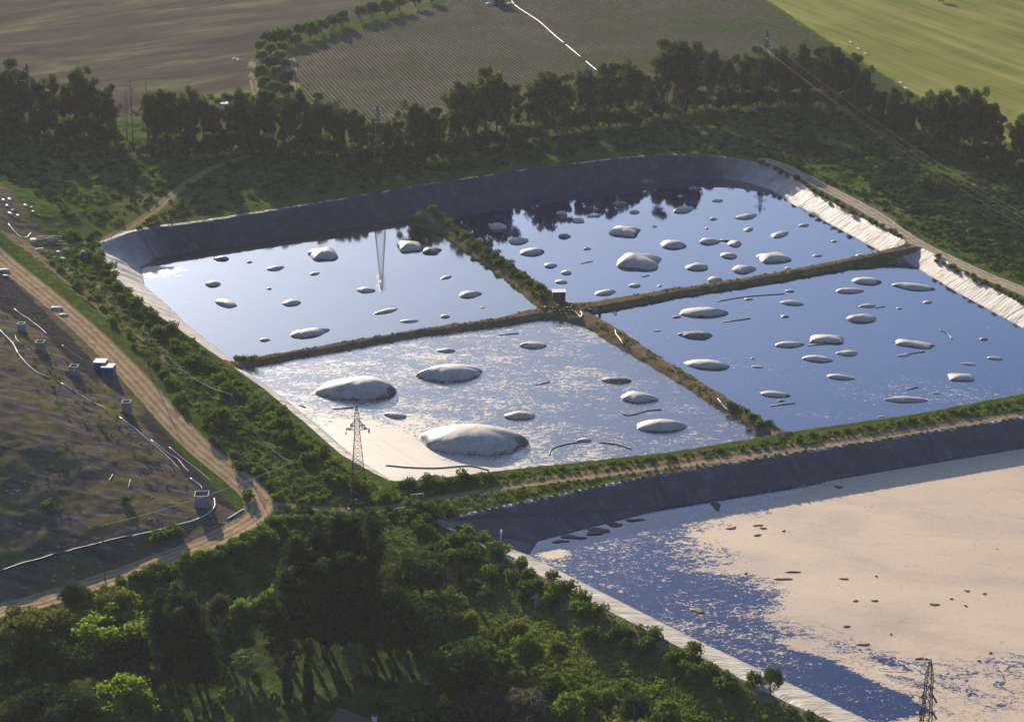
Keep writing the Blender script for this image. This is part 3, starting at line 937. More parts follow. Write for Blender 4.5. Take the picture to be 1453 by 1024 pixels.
# ------------------------------------------------------------------ sheet bubbles floated up by gas
def bubble_material():
    t = NT('liner_bubble')
    p = t.n('ShaderNodeTexCoord').outputs['Object']
    r = t.n('ShaderNodeObjectInfo').outputs['Random']
    q = t.n('ShaderNodeVectorMath', {0: p, 1: t.n('ShaderNodeCombineXYZ', {0: t.math('MULTIPLY', r, 90.0), 1: t.math('MULTIPLY', r, 37.0), 2: 0.0}).outputs[0]}, operation='ADD').outputs[0]
    a = t.noise(q, 0.35, 5, 0.6, 0.4); b = t.noise(q, 1.6, 5, 0.65)
    f = t.math('ADD', t.math('MULTIPLY', a, 0.6), t.math('MULTIPLY', b, 0.4))
    c = t.ramp(f, [(0.28, (0.17, 0.13, 0.095)), (0.44, (0.36, 0.29, 0.215)), (0.6, (0.48, 0.395, 0.30)), (0.75, (0.56, 0.475, 0.37))])
    rim = t.attr('rim')
    st = t.attr('stain')
    wet = t.rng(t.math('ADD', rim, t.math('MULTIPLY', t.math('SUBTRACT', f, 0.5), 0.55)), 0.95, 1.03)
    c = t.mix(t.math('MULTIPLY', wet, 0.8), c, (0.045, 0.038, 0.034))
    mud = t.rng(t.math('ADD', st, t.math('MULTIPLY', t.math('SUBTRACT', b, 0.5), 1.3)), 0.48, 0.60)
    c = t.mix(t.math('MULTIPLY', mud, 0.88), c, (0.055, 0.042, 0.034))
    cr = t.noise(t.scaled(q, (0.35, 1.6, 1), R(25)), 0.9, 3, 0.5, 1.2)
    cr = t.math('ABSOLUTE', t.math('SUBTRACT', cr, 0.5))
    seam = t.math('PINGPONG', t.n('ShaderNodeSeparateXYZ', {0: q}).outputs[1], 3.1)
    c = t.mix(t.math('MULTIPLY', t.rng(seam, 0.10, 0.02), 0.35), c, (0.07, 0.058, 0.05))
    nm = t.bump(t.math('ADD', t.math('MULTIPLY', cr, -1.6), t.math('MULTIPLY', f, 0.35)), 0.22, 0.3)
    return t.done(t.bsdf(color=c, rough=0.55, spec=0.3, normal=nm))


M_BUB = bubble_material()
M_DARK = plain('black_rubber', (0.03, 0.028, 0.028), 0.55)


def bubble_mesh(a, b, h, shape, seed, stain):
    nt, nr = (44, 11) if a > 3.5 else (28, 7)
    th = np.linspace(0, 2 * np.pi, nt, endpoint=False)
    c, s = np.cos(th), np.sin(th)
    rr = np.random.default_rng(seed)
    if shape == 'lens':
        ox, oy = a * np.sign(c) * np.abs(c) ** 0.9, b * np.sign(s) * np.abs(s) ** 1.35
    elif shape == 'tear':
        ox = a * c
        oy = b * np.sign(s) * np.abs(s) ** (1.0 + 0.75 * sstep(-0.3, 1, c)) * (1.0 - 0.25 * c)
    elif shape == 'pillow':
        q = 1.0 / np.maximum(np.abs(c), np.abs(s)) ** 0.85
        ox, oy = a * c * q * 0.94, b * s * q * 0.94
        dent = 1 - 0.035 * np.cos(2 * th) ** 2 * (np.abs(c * s) < 0.35)
        ox, oy = ox * dent, oy * dent
    elif shape == 'folded':
        ox, oy = a * np.sign(c) * np.abs(c) ** 0.8, b * np.sign(s) * np.abs(s) ** 0.9
        oy = oy + b * 0.5 * np.cos(th * 1) * (c > 0) - b * 0.35 * (c < 0) * np.abs(c)
    else:
        ox, oy = a * c, b * np.sign(s) * np.abs(s) ** 0.97
    wob = 1 + 0.05 * np.sin(3 * th + rr.uniform(0, 6)) + 0.035 * np.sin(5 * th + rr.uniform(0, 6)) + 0.02 * np.sin(9 * th + rr.uniform(0, 6))
    ox, oy = ox * wob, oy * wob
    # skirt below the water, then rings to the crown
    rs = np.concatenate([[1.03], 1 - np.linspace(0, 1, nr) ** 1.35 * 0.97])
    V, rim, stn = [], [], []
    sx, sy = rr.uniform(-0.15, 0.15), rr.uniform(-0.1, 0.1)
    ang0 = rr.uniform(0, 6.28)
    for k, r in enumerate(rs):
        x, y = ox * r, oy * r
        z = h * np.maximum(1 - min(r, 1.0) ** 2.0, 0) ** 0.60 * np.ones(nt)
        if k == 0:
            z = z * 0 - 0.12
        lump = fbm(x + seed * 3.1, y + seed * 1.7, max(1.2, a * 0.45), 3, 3) - 0.5
        z = z * (1 + 0.12 * lump + 0.25 * (x / a) * sx * 4)
        if shape in ('pillow', 'folded', 'tear'):
            z = z + h * 0.09 * np.sin(th * 6 + 2 * np.sin(th * 2 + ang0)) * r ** 3 * (r < 0.999)
        V.append(np.stack([x + sx * a * (1 - r), y + sy * b * (1 - r), z], 1))
        rim.append(np.full(nt, min(r, 1.0)))
        if stain == 'ends':
            stn.append(sstep(0.55, 0.95, np.abs(x / a)) * 0.75)
        elif stain == 'right':
            stn.append(sstep(0.5, 0.95, x / a) * 0.8)
        elif stain == 'left':
            stn.append(sstep(0.45, 1.0, -x / a) * 0.85)
        elif stain == 'all':
            stn.append(np.full(nt, 0.62))
        elif stain == 'band':
            stn.append(0.75 * np.exp(-((y / b - 0.25) / 0.10) ** 2) + 0.5 * sstep(0.8, 1.0, np.abs(x / a)))
        elif stain == 'top':
            stn.append(np.full(nt, 0.42) * np.exp(-(r / 0.5) ** 2))
        else:
            stn.append(np.zeros(nt))
    n = len(rs)
    V = np.concatenate(V); rim = np.concatenate(rim); stn = np.concatenate(stn)
    V = np.vstack([V, [[sx * a, sy * b, h * (1 + 0.2 * sx)]]]); rim = np.append(rim, 0); stn = np.append(stn, stn[-1])
    F = []
    for i in range(n - 1):
        for k in range(nt):
            F.append((i * nt + k, i * nt + (k + 1) % nt, (i + 1) * nt + (k + 1) % nt, (i + 1) * nt + k))
    for k in range(0, nt, 2):
        F.append(((n - 1) * nt + k, (n - 1) * nt + (k + 1) % nt, (n - 1) * nt + (k + 2) % nt, n * nt))
    return mesh_np('liner_bubble', V, np.array(F), M_BUB, attrs={'rim': rim, 'stain': stn})


UL, UR, RT, LL = 'upper left pond', 'upper right pond', 'right pond', 'lower left pond'
# photo x, y, width, height, tilt in the photo, outline, stain, label
BUBS = [
    # ---- upper left pond
    (314, 365.5, 23, 8, -3, 'lens', 'all', 'small dark muddy bubble near the west corner of the ' + UL),
    (354, 371, 8, 4, 0, 'oval', '', 'tiny pale bubble at the foot of the far bank beside the dark muddy one'),
    (390.5, 379, 24, 9, 9, 'lens', '', 'slim pale bubble tilted up to the right amid the ' + UL),
    (447, 387, 13, 6, 14, 'lens', '', 'tiny slim sheet bubble just below the big pale one with a torn right corner'),
    (303, 401, 22, 10, -3, 'tear', '', 'small pale pointed sheet bubble, leftmost one in the ' + UL),
    (382, 409, 7, 4, -8, 'oval', 'all', 'tiny dark sheet bubble alone in the left half of the ' + UL),
    (321, 428, 30, 13, -17, 'oval', '', 'smooth cream sheet bubble slanting down to the right near the sheeted left bank'),
    (413, 428, 27, 10, 3, 'lens', '', 'flat cream sheet bubble midway between the slanting one and the left cross dike'),
    (459, 357, 41, 22, 5, 'pillow', 'right', 'big pale pillow bubble with a dark torn right corner, in the tree reflections'),
    (441, 469, 52, 17, 10, 'tear', '', 'long cream sheet bubble rising to the right, close behind the left cross dike'),
    (376, 481, 15, 6, 3, 'oval', '', 'small pale sheet bubble left of the long cream one near the cross dike'),
    (581.5, 346, 38, 21, 3, 'pillow', 'right', 'tall bright domed bubble beside the overgrown upper dike, with a dark one beside it'),
    (612.5, 354, 26, 12, -5, 'pillow', 'all', 'dark wet sheet bubble directly right of the tall bright domed one'),
    (633, 392.6, 15, 6, 18, 'lens', '', 'tiny slim bubble tilted up to the right near the overgrown upper dike'),
    (520.6, 410, 27, 9, -3, 'tear', 'right', 'low cream bubble with a dark right end left of the pylon reflection tip'),
    (667.5, 415.7, 32, 11, 6, 'tear', '', 'cream bubble with a pointed right tail, nearest the dike crossing in the ' + UL),
    (548, 440, 33, 8, 14, 'lens', '', 'thin cream sliver bubble rising to the right below the pylon reflection'),
    (685, 435.6, 6, 3, 8, 'oval', '', 'tiniest pale speck of a bubble below the cream one with a pointed tail'),
    (632, 447.7, 14, 6, 0, 'oval', '', 'small pale oval bubble just behind the left cross dike'),
    (580, 454.6, 27, 5.5, 2, 'lens', '', 'very flat pale bubble close behind the left cross dike'),
    # ---- upper right pond
    (707, 320, 23, 12, 6, 'oval', '', 'grey rounded bubble in the dark tree reflections right of the overgrown dike'),
    (796.6, 301, 14, 8, 8, 'oval', '', 'small pale rounded bubble under the tree reflections in the ' + UR),
    (820.7, 311.4, 18, 9, 0, 'pillow', 'left', 'small pale bubble with a dark left edge touching a long grey one'),
    (843, 305, 21, 6, 10, 'lens', '', 'narrow grey bubble rising to the right from the small pale pillow one'),
    (879, 288, 22, 7, 5, 'lens', 'all', 'grey flat bubble lying within the tree reflections of the ' + UR),
    (900, 300, 15, 6, 3, 'oval', '', 'small pale bubble at the lower tips of the tree reflections'),
    (887, 326, 43, 17, -5, 'pillow', 'right', 'wide bright bubble with a ragged right edge in the middle of the ' + UR),
    (971, 295, 27, 12, 14, 'tear', '', 'cream bubble tilted up to the right beneath the tallest tree reflections'),
    (801, 334, 18, 8, 2, 'oval', 'all', 'small dark rounded bubble in the left half of the ' + UR),
    (735, 340, 28, 11, 6, 'oval', '', 'smooth grey bubble beside the overgrown dike, with a pointed one below it'),
    (956, 345, 36, 14, -5, 'tear', '', 'cream teardrop bubble with its point to the right, beside the big ridged one'),
    (929, 321, 7, 3, 0, 'oval', '', 'tiny pale bubble alone between the wide bright one and the teardrop one'),
    (965, 278, 8, 4, 0, 'oval', '', 'tiny bubble lost in the dark reflection of the tallest trees'),
    (914, 256.5, 34, 6, -4, 'lens', 'all', 'grey flat flap of sheet floating at the foot of the shaded far bank'),
    (754, 355.5, 35, 12, 4, 'lens', 'right', 'grey bubble with two pointed ends below the smooth grey one by the overgrown dike'),
    (781, 375.4, 19, 8, 5, 'oval', 'left', 'small grey bubble right of the overgrown dike, below the pointed grey one'),
    (804, 385.4, 15, 8, -3, 'tear', '', 'small cream pointed bubble above another small cream one, left in the ' + UR),
    (796.6, 398.5, 17, 8, -8, 'tear', 'right', 'small cream bubble nearest to the flat roofed pump shed'),
    (833, 352.4, 12, 4, 3, 'oval', '', 'tiny flat pale bubble between the pointed grey one and the big ridged one'),
    (906.7, 367, 63, 27, -4, 'pillow', 'band', 'biggest bubble of the upper right pond, with a dark seam and torn corners'),
    (900.5, 404, 18, 7, 3, 'lens', '', 'small pale bubble right of the pointed cream one near the right cross dike'),
    (859.5, 413, 30, 11, 9, 'tear', '', 'cream bubble with a pointed right end nearest the dike crossing, behind the cross dike'),
    (989, 377, 33, 12, 2, 'oval', '', 'smooth oval cream bubble right of the big ridged one'),
    (936, 405, 7, 3, 0, 'oval', '', 'tiny pale bubble between the small pale one and the right cross dike'),
    (1018, 284, 16, 5, 3, 'lens', '', 'small flat bubble left of the pylon reflection at the top of the pond'),
    (1059.7, 305.6, 31, 10, 9, 'tear', '', 'grey cream bubble with a sharp tail pointing at the pylon reflection'),
    (1012.5, 309.7, 10, 5, 3, 'oval', '', 'tiny pale bubble left of the one with the sharp tail'),
    (1062.4, 324.5, 11, 7, 22, 'oval', '', 'tiny upright looking bubble below the pylon reflection tip'),
    (1106.5, 331, 24, 10, 18, 'lens', '', 'pale bubble tilted strongly up to the right, right of the pylon reflection'),
    (1140.5, 318.6, 16, 6, 9, 'lens', '', 'small flat bubble nearest to the upper half of the pale eastern bank'),
    (1184, 341.7, 9, 4, 0, 'oval', '', 'tiny bubble alone beside the lower half of the pale eastern bank'),
    (1007.4, 340.7, 29, 11, 0, 'tear', 'right', 'cream bubble joined by a black strap to a smaller one at its right'),
    (1043, 344, 20, 11, 2, 'tear', 'left', 'smaller cream bubble at the right end of the black strap'),
    (1003, 323.5, 5, 3, 0, 'oval', '', 'tiniest pale speck above the two bubbles joined by a strap'),
    (987, 267, 20, 6, -3, 'lens', 'all', 'dark flat bubble close to the foot of the shaded far bank corner'),
    (1034, 360.6, 21, 12, -10, 'oval', 'band', 'small rounded bubble with a dark outline left of the large squared one'),
    (1098, 363, 46, 17, 5, 'pillow', '', 'large squared cream bubble with straight short sides in the right of the ' + UR),
    (1056, 380, 34, 13, 4, 'tear', '', 'smooth cream bubble with a tail reaching towards the large squared one'),
    (1015, 395, 21, 10, 5, 'tear', 'band', 'small wrinkled bubble just behind the right cross dike'),
    (1159.5, 362, 14, 4, 2, 'oval', '', 'small flat bubble right of the large squared one'),
    (1118, 380, 9, 4, 0, 'oval', '', 'tiny pale bubble just behind the right cross dike'),
    (1221, 362, 13, 6, -4, 'oval', '', 'small pale bubble where the pale bank meets the right cross dike'),
    # ---- right pond
    (1230, 396, 32, 15, -12, 'folded', 'right', 'folded bent bubble shaped like a boat near the right cross dike'),
    (1297, 404.7, 58, 13, -7, 'lens', 'right', 'long smooth bubble sloping down to the right nearest the pale eastern bank'),
    (1206, 411, 40, 9, 1, 'oval', '', 'flat oval bubble just left below the folded boat shaped one'),
    (1121, 412, 14, 5, 0, 'oval', '', 'small oval bubble close in front of the right cross dike'),
    (1062.5, 423.6, 13, 4, 0, 'oval', '', 'small flat bubble beside the long floating hose near the cross dike'),
    (1123.5, 428.5, 33, 8, -6, 'lens', '', 'narrow bubble sloping down to the right below the right cross dike'),
    (1231, 433, 24, 6, 0, 'lens', 'right', 'narrow flat bubble directly above a wide rounded one'),
    (1316, 428, 13, 5, 0, 'tear', '', 'small bubble alone below the long smooth one by the pale bank'),
    (1276, 437, 9, 3, 0, 'oval', '', 'tiny pale bubble between the narrow flat one and the lone small one'),
    (1224, 449.5, 43, 14, 2, 'oval', '', 'wide rounded bubble in the upper middle of the ' + RT),
    (998, 440.5, 68, 16, -1, 'tear', 'left', 'longest wide bubble at the upper left of the ' + RT + ', left end wrinkled'),
    (960, 449, 14, 4, 5, 'lens', 'all', 'small dull bubble touching the left end of the longest wide one'),
    (1113.7, 448, 12, 5, 0, 'pillow', 'all', 'tiny dark squarish bubble in the upper middle of the ' + RT),
    (987.5, 473, 48, 13, -3, 'lens', 'all', 'dull brown pointed bubble below the longest wide one'),
    (1121.5, 487, 42, 10, 1, 'tear', 'right', 'flat bubble with a dark pointed right end, left of a plumper one'),
    (1173, 478.4, 52, 15, -3, 'pillow', 'left', 'plump wide bubble with a dark left edge in the middle of the ' + RT),
    (1298, 485.6, 55, 14, -8, 'pillow', 'right', 'wide bubble with a dark right rim, in the right half of the ' + RT),
    (1281.7, 503.5, 20, 4, 3, 'lens', '', 'thin flat bubble with a hose trailing from its right end'),
    (1159.5, 507, 42, 11, -6, 'lens', 'left', 'bubble with a black left tip below the plump wide one'),
    (1202, 499.4, 31, 9, 0, 'lens', '', 'short flat bubble right of the one with a black left tip'),
    (1192, 532.8, 38, 11, -7, 'lens', 'left', 'pointed bubble sloping right, lowest of the middle cluster in the ' + RT),
    (1005, 514.5, 62, 16, -6, 'tear', '', 'long pale bubble with a sharp right tail beside the bare lower dike'),
    (1396, 480.4, 12, 5, 0, 'oval', 'all', 'tiny dark bubble at the far right of the ' + RT),
    (1412, 507, 21, 7, -8, 'lens', '', 'small grey bubble at the far right, below the tiny dark one'),
    (1375, 515.5, 20, 5, -8, 'lens', '', 'thin bubble directly above the torn one with a dark mouth'),
    (1364, 533, 40, 13, -2, 'pillow', 'left', 'bubble with a torn dark left mouth in the lower right of the ' + RT),
    (1329, 557, 12, 3, 0, 'oval', '', 'tiny flat bubble between the torn one and the long spindle'),
    (1285, 565, 61, 10, -1, 'lens', '', 'long spindle shaped bubble nearest the grassy southern dike'),
    (1099, 557.5, 43, 10, -6, 'lens', 'right', 'low bubble with a dark right end close to the lower end of the bare dike'),
    (1075, 519.6, 17, 4, -5, 'lens', '', 'thin pale sliver right of the long bubble with a sharp tail'),
    (1068, 508, 6, 3, 0, 'oval', '', 'tiniest pale speck just above the thin pale sliver'),
    (1108.5, 568, 11, 3, 0, 'oval', 'all', 'tiny brownish bubble just below the low one with a dark right end'),
    (1250.6, 590.5, 12, 3, 2, 'lens', '', 'tiny flat bubble at the water edge of the grassy southern dike'),
    (933, 468.7, 12, 3, 0, 'lens', '', 'small flat sliver alone left of the dull brown pointed bubble'),
    # ---- lower left pond
    (506, 546, 113, 36, 0, 'oval', 'right', 'second largest dome with a ragged black right end, leftmost in the ' + LL),
    (640, 525, 92, 26, 4, 'lens', '', 'large smooth spindle dome in the upper middle of the ' + LL),
    (632, 496, 27, 7, 0, 'lens', '', 'small flat bubble above the large smooth spindle dome'),
    (757, 488, 40, 11, 0, 'lens', 'right', 'flat bubble with a black right tip below the dike crossing'),
    (874.7, 537.5, 44, 11, -2, 'lens', 'all', 'dark narrow bubble near the bare dike, above a bigger pale one'),
    (907.7, 561, 53, 18, -5, 'tear', '', 'pale rounded bubble near the bare dike, sloping right to a point'),
    (936.6, 600.5, 70, 21, 0, 'oval', '', 'smooth even oval dome at the right of the ' + LL),
    (561.5, 587, 32, 12, -8, 'oval', 'left', 'small bubble above left of the giant dome, sloping right'),
    (738, 587, 45, 14, 2, 'oval', 'left', 'medium oval bubble directly above the right end of the giant dome'),
    (672, 618, 151, 47, -2, 'oval', 'ends', 'giant dome, the largest of all, with muddy black debris at its ends'),
    (829, 623, 21, 7, 0, 'lens', '', 'small bubble enclosed by a curved floating hose in the ' + LL),
    (614, 673, 11, 15, 60, 'tear', '', 'little upright pointed bubble in the cream foam by the southern dike'),
]
for k, (px, py, w, hp, tilt, shape, stain, label) in enumerate(BUBS):
    x, y, _ = at(px, py + hp * 0.22, 0.0)
    s = scale_at(x, y, 0.0)
    ang = math.atan2(CAM_H, y)
    sa, ca = math.sin(ang), math.cos(ang)
    yaw = math.atan2(math.sin(R(tilt)) / sa, math.cos(R(tilt)))
    kh = {'lens': 0.48, 'oval': 0.50, 'tear': 0.45, 'pillow': 0.38, 'folded': 0.42}[shape]
    b = hp / s / (sa + math.hypot(sa, kh * ca)) * (0.86 if w < 80 else 0.95)
    a = w / s / 2 / max(0.55, math.cos(yaw)) * (1.0 if shape != 'pillow' else 0.97)
    if abs(tilt) > 6:
        b *= 0.82
    b = min(b, a * 1.1)
    o = link(bpy.data.objects.new('liner_bubble', bubble_mesh(a, b, b * kh, shape, k + 1, stain)))
    o.location = (x, y, 0)
    o.rotation_euler = (0, 0, yaw)
    tag(o, label, 'liner bubble', 'gas bubbles of sheeting in the ponds')


# ------------------------------------------------------------------ dark hoses and booms on the water
def wl(points, z=0.05, n=6):
    P = smooth_line(pts(points, 0.0), n) if len(points) > 2 else pts(points, 0.0)
    return [(p[0], p[1], z) for p in P]


HOSES = [([(1017, 428), (1060, 421), (1113, 417)], 'long dark floating hose just below the right cross dike'),
         ([(1026, 457), (1065, 452)], 'short straight dark hose right of the longest wide bubble'),
         ([(1094, 576), (1128, 572)], 'short dark hose right below the tiny brownish bubble'),
         ([(1146, 490), (1196, 487)], 'straight dark hose between the plump bubble and those below it'),
         ([(1283, 503), (1312, 499)], 'dark hose trailing right from the thin flat bubble'),
         ([(1288, 553), (1303, 549)], 'short dark hose above the long spindle bubble'),
         ([(1333, 468), (1345, 474), (1351, 481)], 'pale bent hose right of the wide bubble with a dark rim'),
         ([(1241, 437), (1255, 435)], 'short dark hose right of the narrow flat bubble'),
         ([(760, 546), (780, 542)], 'short dark hose in the open middle of the lower left pond'),
         ([(881, 584), (888, 589), (900, 588), (918, 583), (938, 581)], 'wavy dark hose above the smooth even oval dome'),
         ([(779, 646), (783, 637), (800, 631), (824, 627)], 'curved dark hose left of the small bubble it half encloses'),
         ([(850, 627), (875, 631), (896, 637)], 'curved dark hose right of the small bubble it half encloses'),
         ([(547, 660), (580, 663), (620, 664), (665, 661), (693, 667)], 'long brown hose across the cream foam by the southern dike'),
         ([(690, 670), (740, 671)], 'straight dark hose along the water edge of the southern dike'),
         ([(473, 580), (502, 578)], 'dark hose left of the tip of the nearest pylon'),
         ([(708, 475), (736, 473)], 'dark hose left of the flat bubble with a black tip'),
         ([(825, 374), (841, 371)], 'short dark hose right of the small cream bubbles'),
         ([(910, 393), (921, 391)], 'short dark hose below the big ridged bubble'),
         ([(423, 574), (433, 578)], 'short dark stick floating by the sheeted left bank'),
         ([(1021, 341), (1037, 343)], 'black strap joining two cream bubbles in the upper right pond')]
for P, label in HOSES:
    o = MB().tube(wl(P), 0.16 if 'strap' not in label else 0.35, 6).build('floating_hose', M_DARK, smooth=True)
    tag(o, label, 'hose', 'hoses floating on the ponds')

# ------------------------------------------------------------------ brown rafts of scum on the big basin
M_SLUDGE = plain('black_sludge', (0.022, 0.017, 0.014), 0.6, var=0.4, bump=0.4)
M_SCUM = plain('scum', (0.17, 0.085, 0.04), 0.8, var=0.5, bump=0.5)
SCUMS = [(990, 866, 20, 6), (1038, 749, 14, 4), (1075, 745, 12, 3), (1082, 749, 9, 4), (1074, 759, 10, 3), (1112, 753, 6, 2), (1124, 811, 17, 3), (1109, 821, 22, 4), (1058, 813, 6, 3),
         (1198, 821, 11, 2), (1243, 817, 4, 2), (1214, 852, 8, 2), (1241, 852, 8, 2.5), (1325, 857, 12, 4), (1370, 859, 5, 2), (1372, 838, 8, 2), (1397, 842, 5, 2), (1201, 888, 12, 3),
         (1225, 914, 16, 4), (1304, 934, 10, 3), (1314, 934.5, 5, 2.5), (1264, 899, 4, 2), (1389, 937, 5, 2), (1405, 926, 5, 2.5), (1350, 849, 4, 2)]
SCUMS += [(1016, 717, 16, 8), (1190, 691, 9, 5), (812, 762, 34, 6), (848, 754, 40, 9), (795, 768, 20, 5), (872, 744, 26, 6), (1018, 722, 8, 4), (900, 738, 22, 5)]   # black sludge at the foot of the bank
for k, (px, py, w, h) in enumerate(SCUMS):
    x, y, _ = at(px, py, ZBIG)
    s = scale_at(x, y, ZBIG)
    a, b = w / s / 2, h / s / 2 / 0.42
    n = 18
    rr = np.random.default_rng(500 + k)
    th = np.linspace(0, 2 * np.pi, n, endpoint=False)
    rad = 1 + 0.3 * np.sin(2 * th + rr.uniform(0, 6)) + 0.2 * np.sin(3 * th + rr.uniform(0, 6)) + 0.12 * np.sin(7 * th + rr.uniform(0, 6))
    v = [(a * r * f * math.cos(t), b * r * f * math.sin(t), z) for f, z in ((1, -0.05), (0.97, 0.08), (0.6, 0.16)) for r, t in zip(rad, th)]
    m = MB().add(v, [(i * n + q, i * n + (q + 1) % n, (i + 1) * n + (q + 1) % n, (i + 1) * n + q) for i in range(2) for q in range(n)] + [tuple(2 * n + q for q in range(n))])
    dark = k >= len(SCUMS) - 8
    o = m.build('sludge_crust' if dark else 'scum_raft', M_SLUDGE if dark else M_SCUM, smooth=True)
    o.location = (x, y, ZBIG)
    if dark:
        tag(o, 'black ragged sludge crust at the foot of the shaded bank of the big basin', 'sludge', 'black sludge crusts in the big basin')
    else:
        tag(o, 'small brown raft of scum floating on the foamy big basin', 'scum', 'brown scum rafts on the big basin')
o = None

# ------------------------------------------------------------------ foliage
def leaf_material(name, stops, trans=0.4, warm=(0.88, 1.0, 0.40)):
    t = NT(name)
    tint = t.attr('tint')
    r = t.n('ShaderNodeObjectInfo').outputs['Random']
    f = t.math('ADD', t.math('MULTIPLY', tint, 0.68), t.math('MULTIPLY', r, 0.32))
    c = t.ramp(f, stops)
    tc = t.n('ShaderNodeMix', data_type='RGBA', blend_type='MULTIPLY')
    t.put(tc.inputs['Factor'], 1.0); t.put(tc.inputs[6], c); t.put(tc.inputs[7], tuple(1.6 * w for w in warm))
    d = t.n('ShaderNodeBsdfDiffuse', {'Color': c}).outputs[0]
    tr = t.n('ShaderNodeBsdfTranslucent', {'Color': tc.outputs[2]}).outputs[0]
    mx = t.n('ShaderNodeMixShader', {0: trans, 1: d, 2: tr}).outputs[0]
    return t.done(mx)


M_BARK = plain('bark', (0.10, 0.08, 0.062), 0.9, var=0.4, bump=0.4)
M_BARKP = plain('pale_bark', (0.20, 0.165, 0.13), 0.9, var=0.4, bump=0.4)
M_EUC = leaf_material('eucalyptus_leaves', [(0.1, (0.022, 0.032, 0.013)), (0.45, (0.048, 0.06, 0.022)), (0.75, (0.085, 0.085, 0.03)), (0.93, (0.16, 0.11, 0.035))], 0.42)
M_DKLEAF = leaf_material('dark_leaves', [(0.1, (0.013, 0.025, 0.012)), (0.5, (0.028, 0.048, 0.019)), (0.9, (0.058, 0.082, 0.030))], 0.3)
M_OLIVE = leaf_material('olive_leaves', [(0.1, (0.032, 0.042, 0.012)), (0.5, (0.074, 0.082, 0.022)), (0.9, (0.13, 0.122, 0.035))], 0.4)
M_GREYLF = leaf_material('grey_leaves', [(0.1, (0.034, 0.033, 0.026)), (0.5, (0.062, 0.058, 0.046)), (0.9, (0.11, 0.098, 0.08))], 0.25)
M_LIME = leaf_material('lime_leaves', [(0.1, (0.06, 0.085, 0.014)), (0.5, (0.115, 0.15, 0.022)), (0.9, (0.17, 0.205, 0.035))], 0.5)
M_MIDLF = leaf_material('green_leaves', [(0.1, (0.03, 0.052, 0.011)), (0.5, (0.068, 0.105, 0.02)), (0.9, (0.12, 0.155, 0.032))], 0.4)
M_BUSH = leaf_material('bush_leaves', [(0.1, (0.022, 0.038, 0.010)), (0.45, (0.05, 0.075, 0.018)), (0.75, (0.088, 0.112, 0.025)), (0.95, (0.15, 0.135, 0.045))], 0.35)
M_TUFT = leaf_material('grass_blades', [(0.1, (0.06, 0.09, 0.018)), (0.5, (0.12, 0.155, 0.03)), (0.9, (0.21, 0.20, 0.06))], 0.45)


def unit(rr, n):
    v = rr.normal(size=(n, 3))
    return v / np.linalg.norm(v, axis=1, keepdims=True)


def leaf_cards(C, Rad, n, size, rr, flat=1.0, tint_c=None, shell=0.45):
    """n small leaf sprays spread through the clumps with centres C and radii Rad"""
    C = np.asarray(C, float); Rad = np.asarray(Rad, float)
    if Rad.ndim == 1:
        Rad = np.stack([Rad, Rad, Rad * 0.8], 1)
    w = Rad.prod(1) ** 0.67
    k = rr.choice(len(C), n, p=w / w.sum())
    d = unit(rr, n)
    r = shell + (1 - shell) * rr.random(n) ** 0.6
    P = C[k] + d * Rad[k] * r[:, None] * (0.85 + 0.3 * rr.random((n, 1)))
    nn = unit(rr, n); nn[:, 2] *= flat
    nn = nn + d * 0.5
    nn /= np.linalg.norm(nn, axis=1, keepdims=True)
    a = np.cross(nn, unit(rr, n)); a /= np.linalg.norm(a, axis=1, keepdims=True) + 1e-9
    b = np.cross(nn, a)
    s = size * (0.55 + 0.9 * rr.random(n))[:, None]
    V = np.stack([P - a * s * 0.62, P - b * s * 0.36 + a * s * 0.1, P + a * s * 0.62, P + b * s * 0.36 - a * s * 0.1], 1).reshape(-1, 3)
    F = np.arange(4 * n).reshape(n, 4)
    tc = rr.random(len(C)) if tint_c is None else np.asarray(tint_c)
    tint = np.clip(tc[k] * 0.6 + 0.4 * rr.random(n), 0, 1)
    return V, F, tint


def tree_proto(name, trunk_mb, bark, C, Rad, n, size, leaf, seed, flat=1.0, tint_c=None, shell=0.45):
    rr = np.random.default_rng(seed)
    root = empty(name)
    trunk_mb.build('trunk', bark, root, smooth=True)
    V, F, tint = leaf_cards(C, Rad, n, size, rr, flat, tint_c, shell)
    obj_np('crown', V, F, leaf, root, smooth=False, face_attrs={'tint': tint})
    return root


def bend(p0, p1, rr, k=4, amp=0.06):
    p0, p1 = np.array(p0, float), np.array(p1, float)
    L = np.linalg.norm(p1 - p0)
    out = [p0 + (p1 - p0) * i / k + (rr.normal(size=3) * amp * L * (0 < i < k)) for i in range(k + 1)]
    return [tuple(p) for p in out]


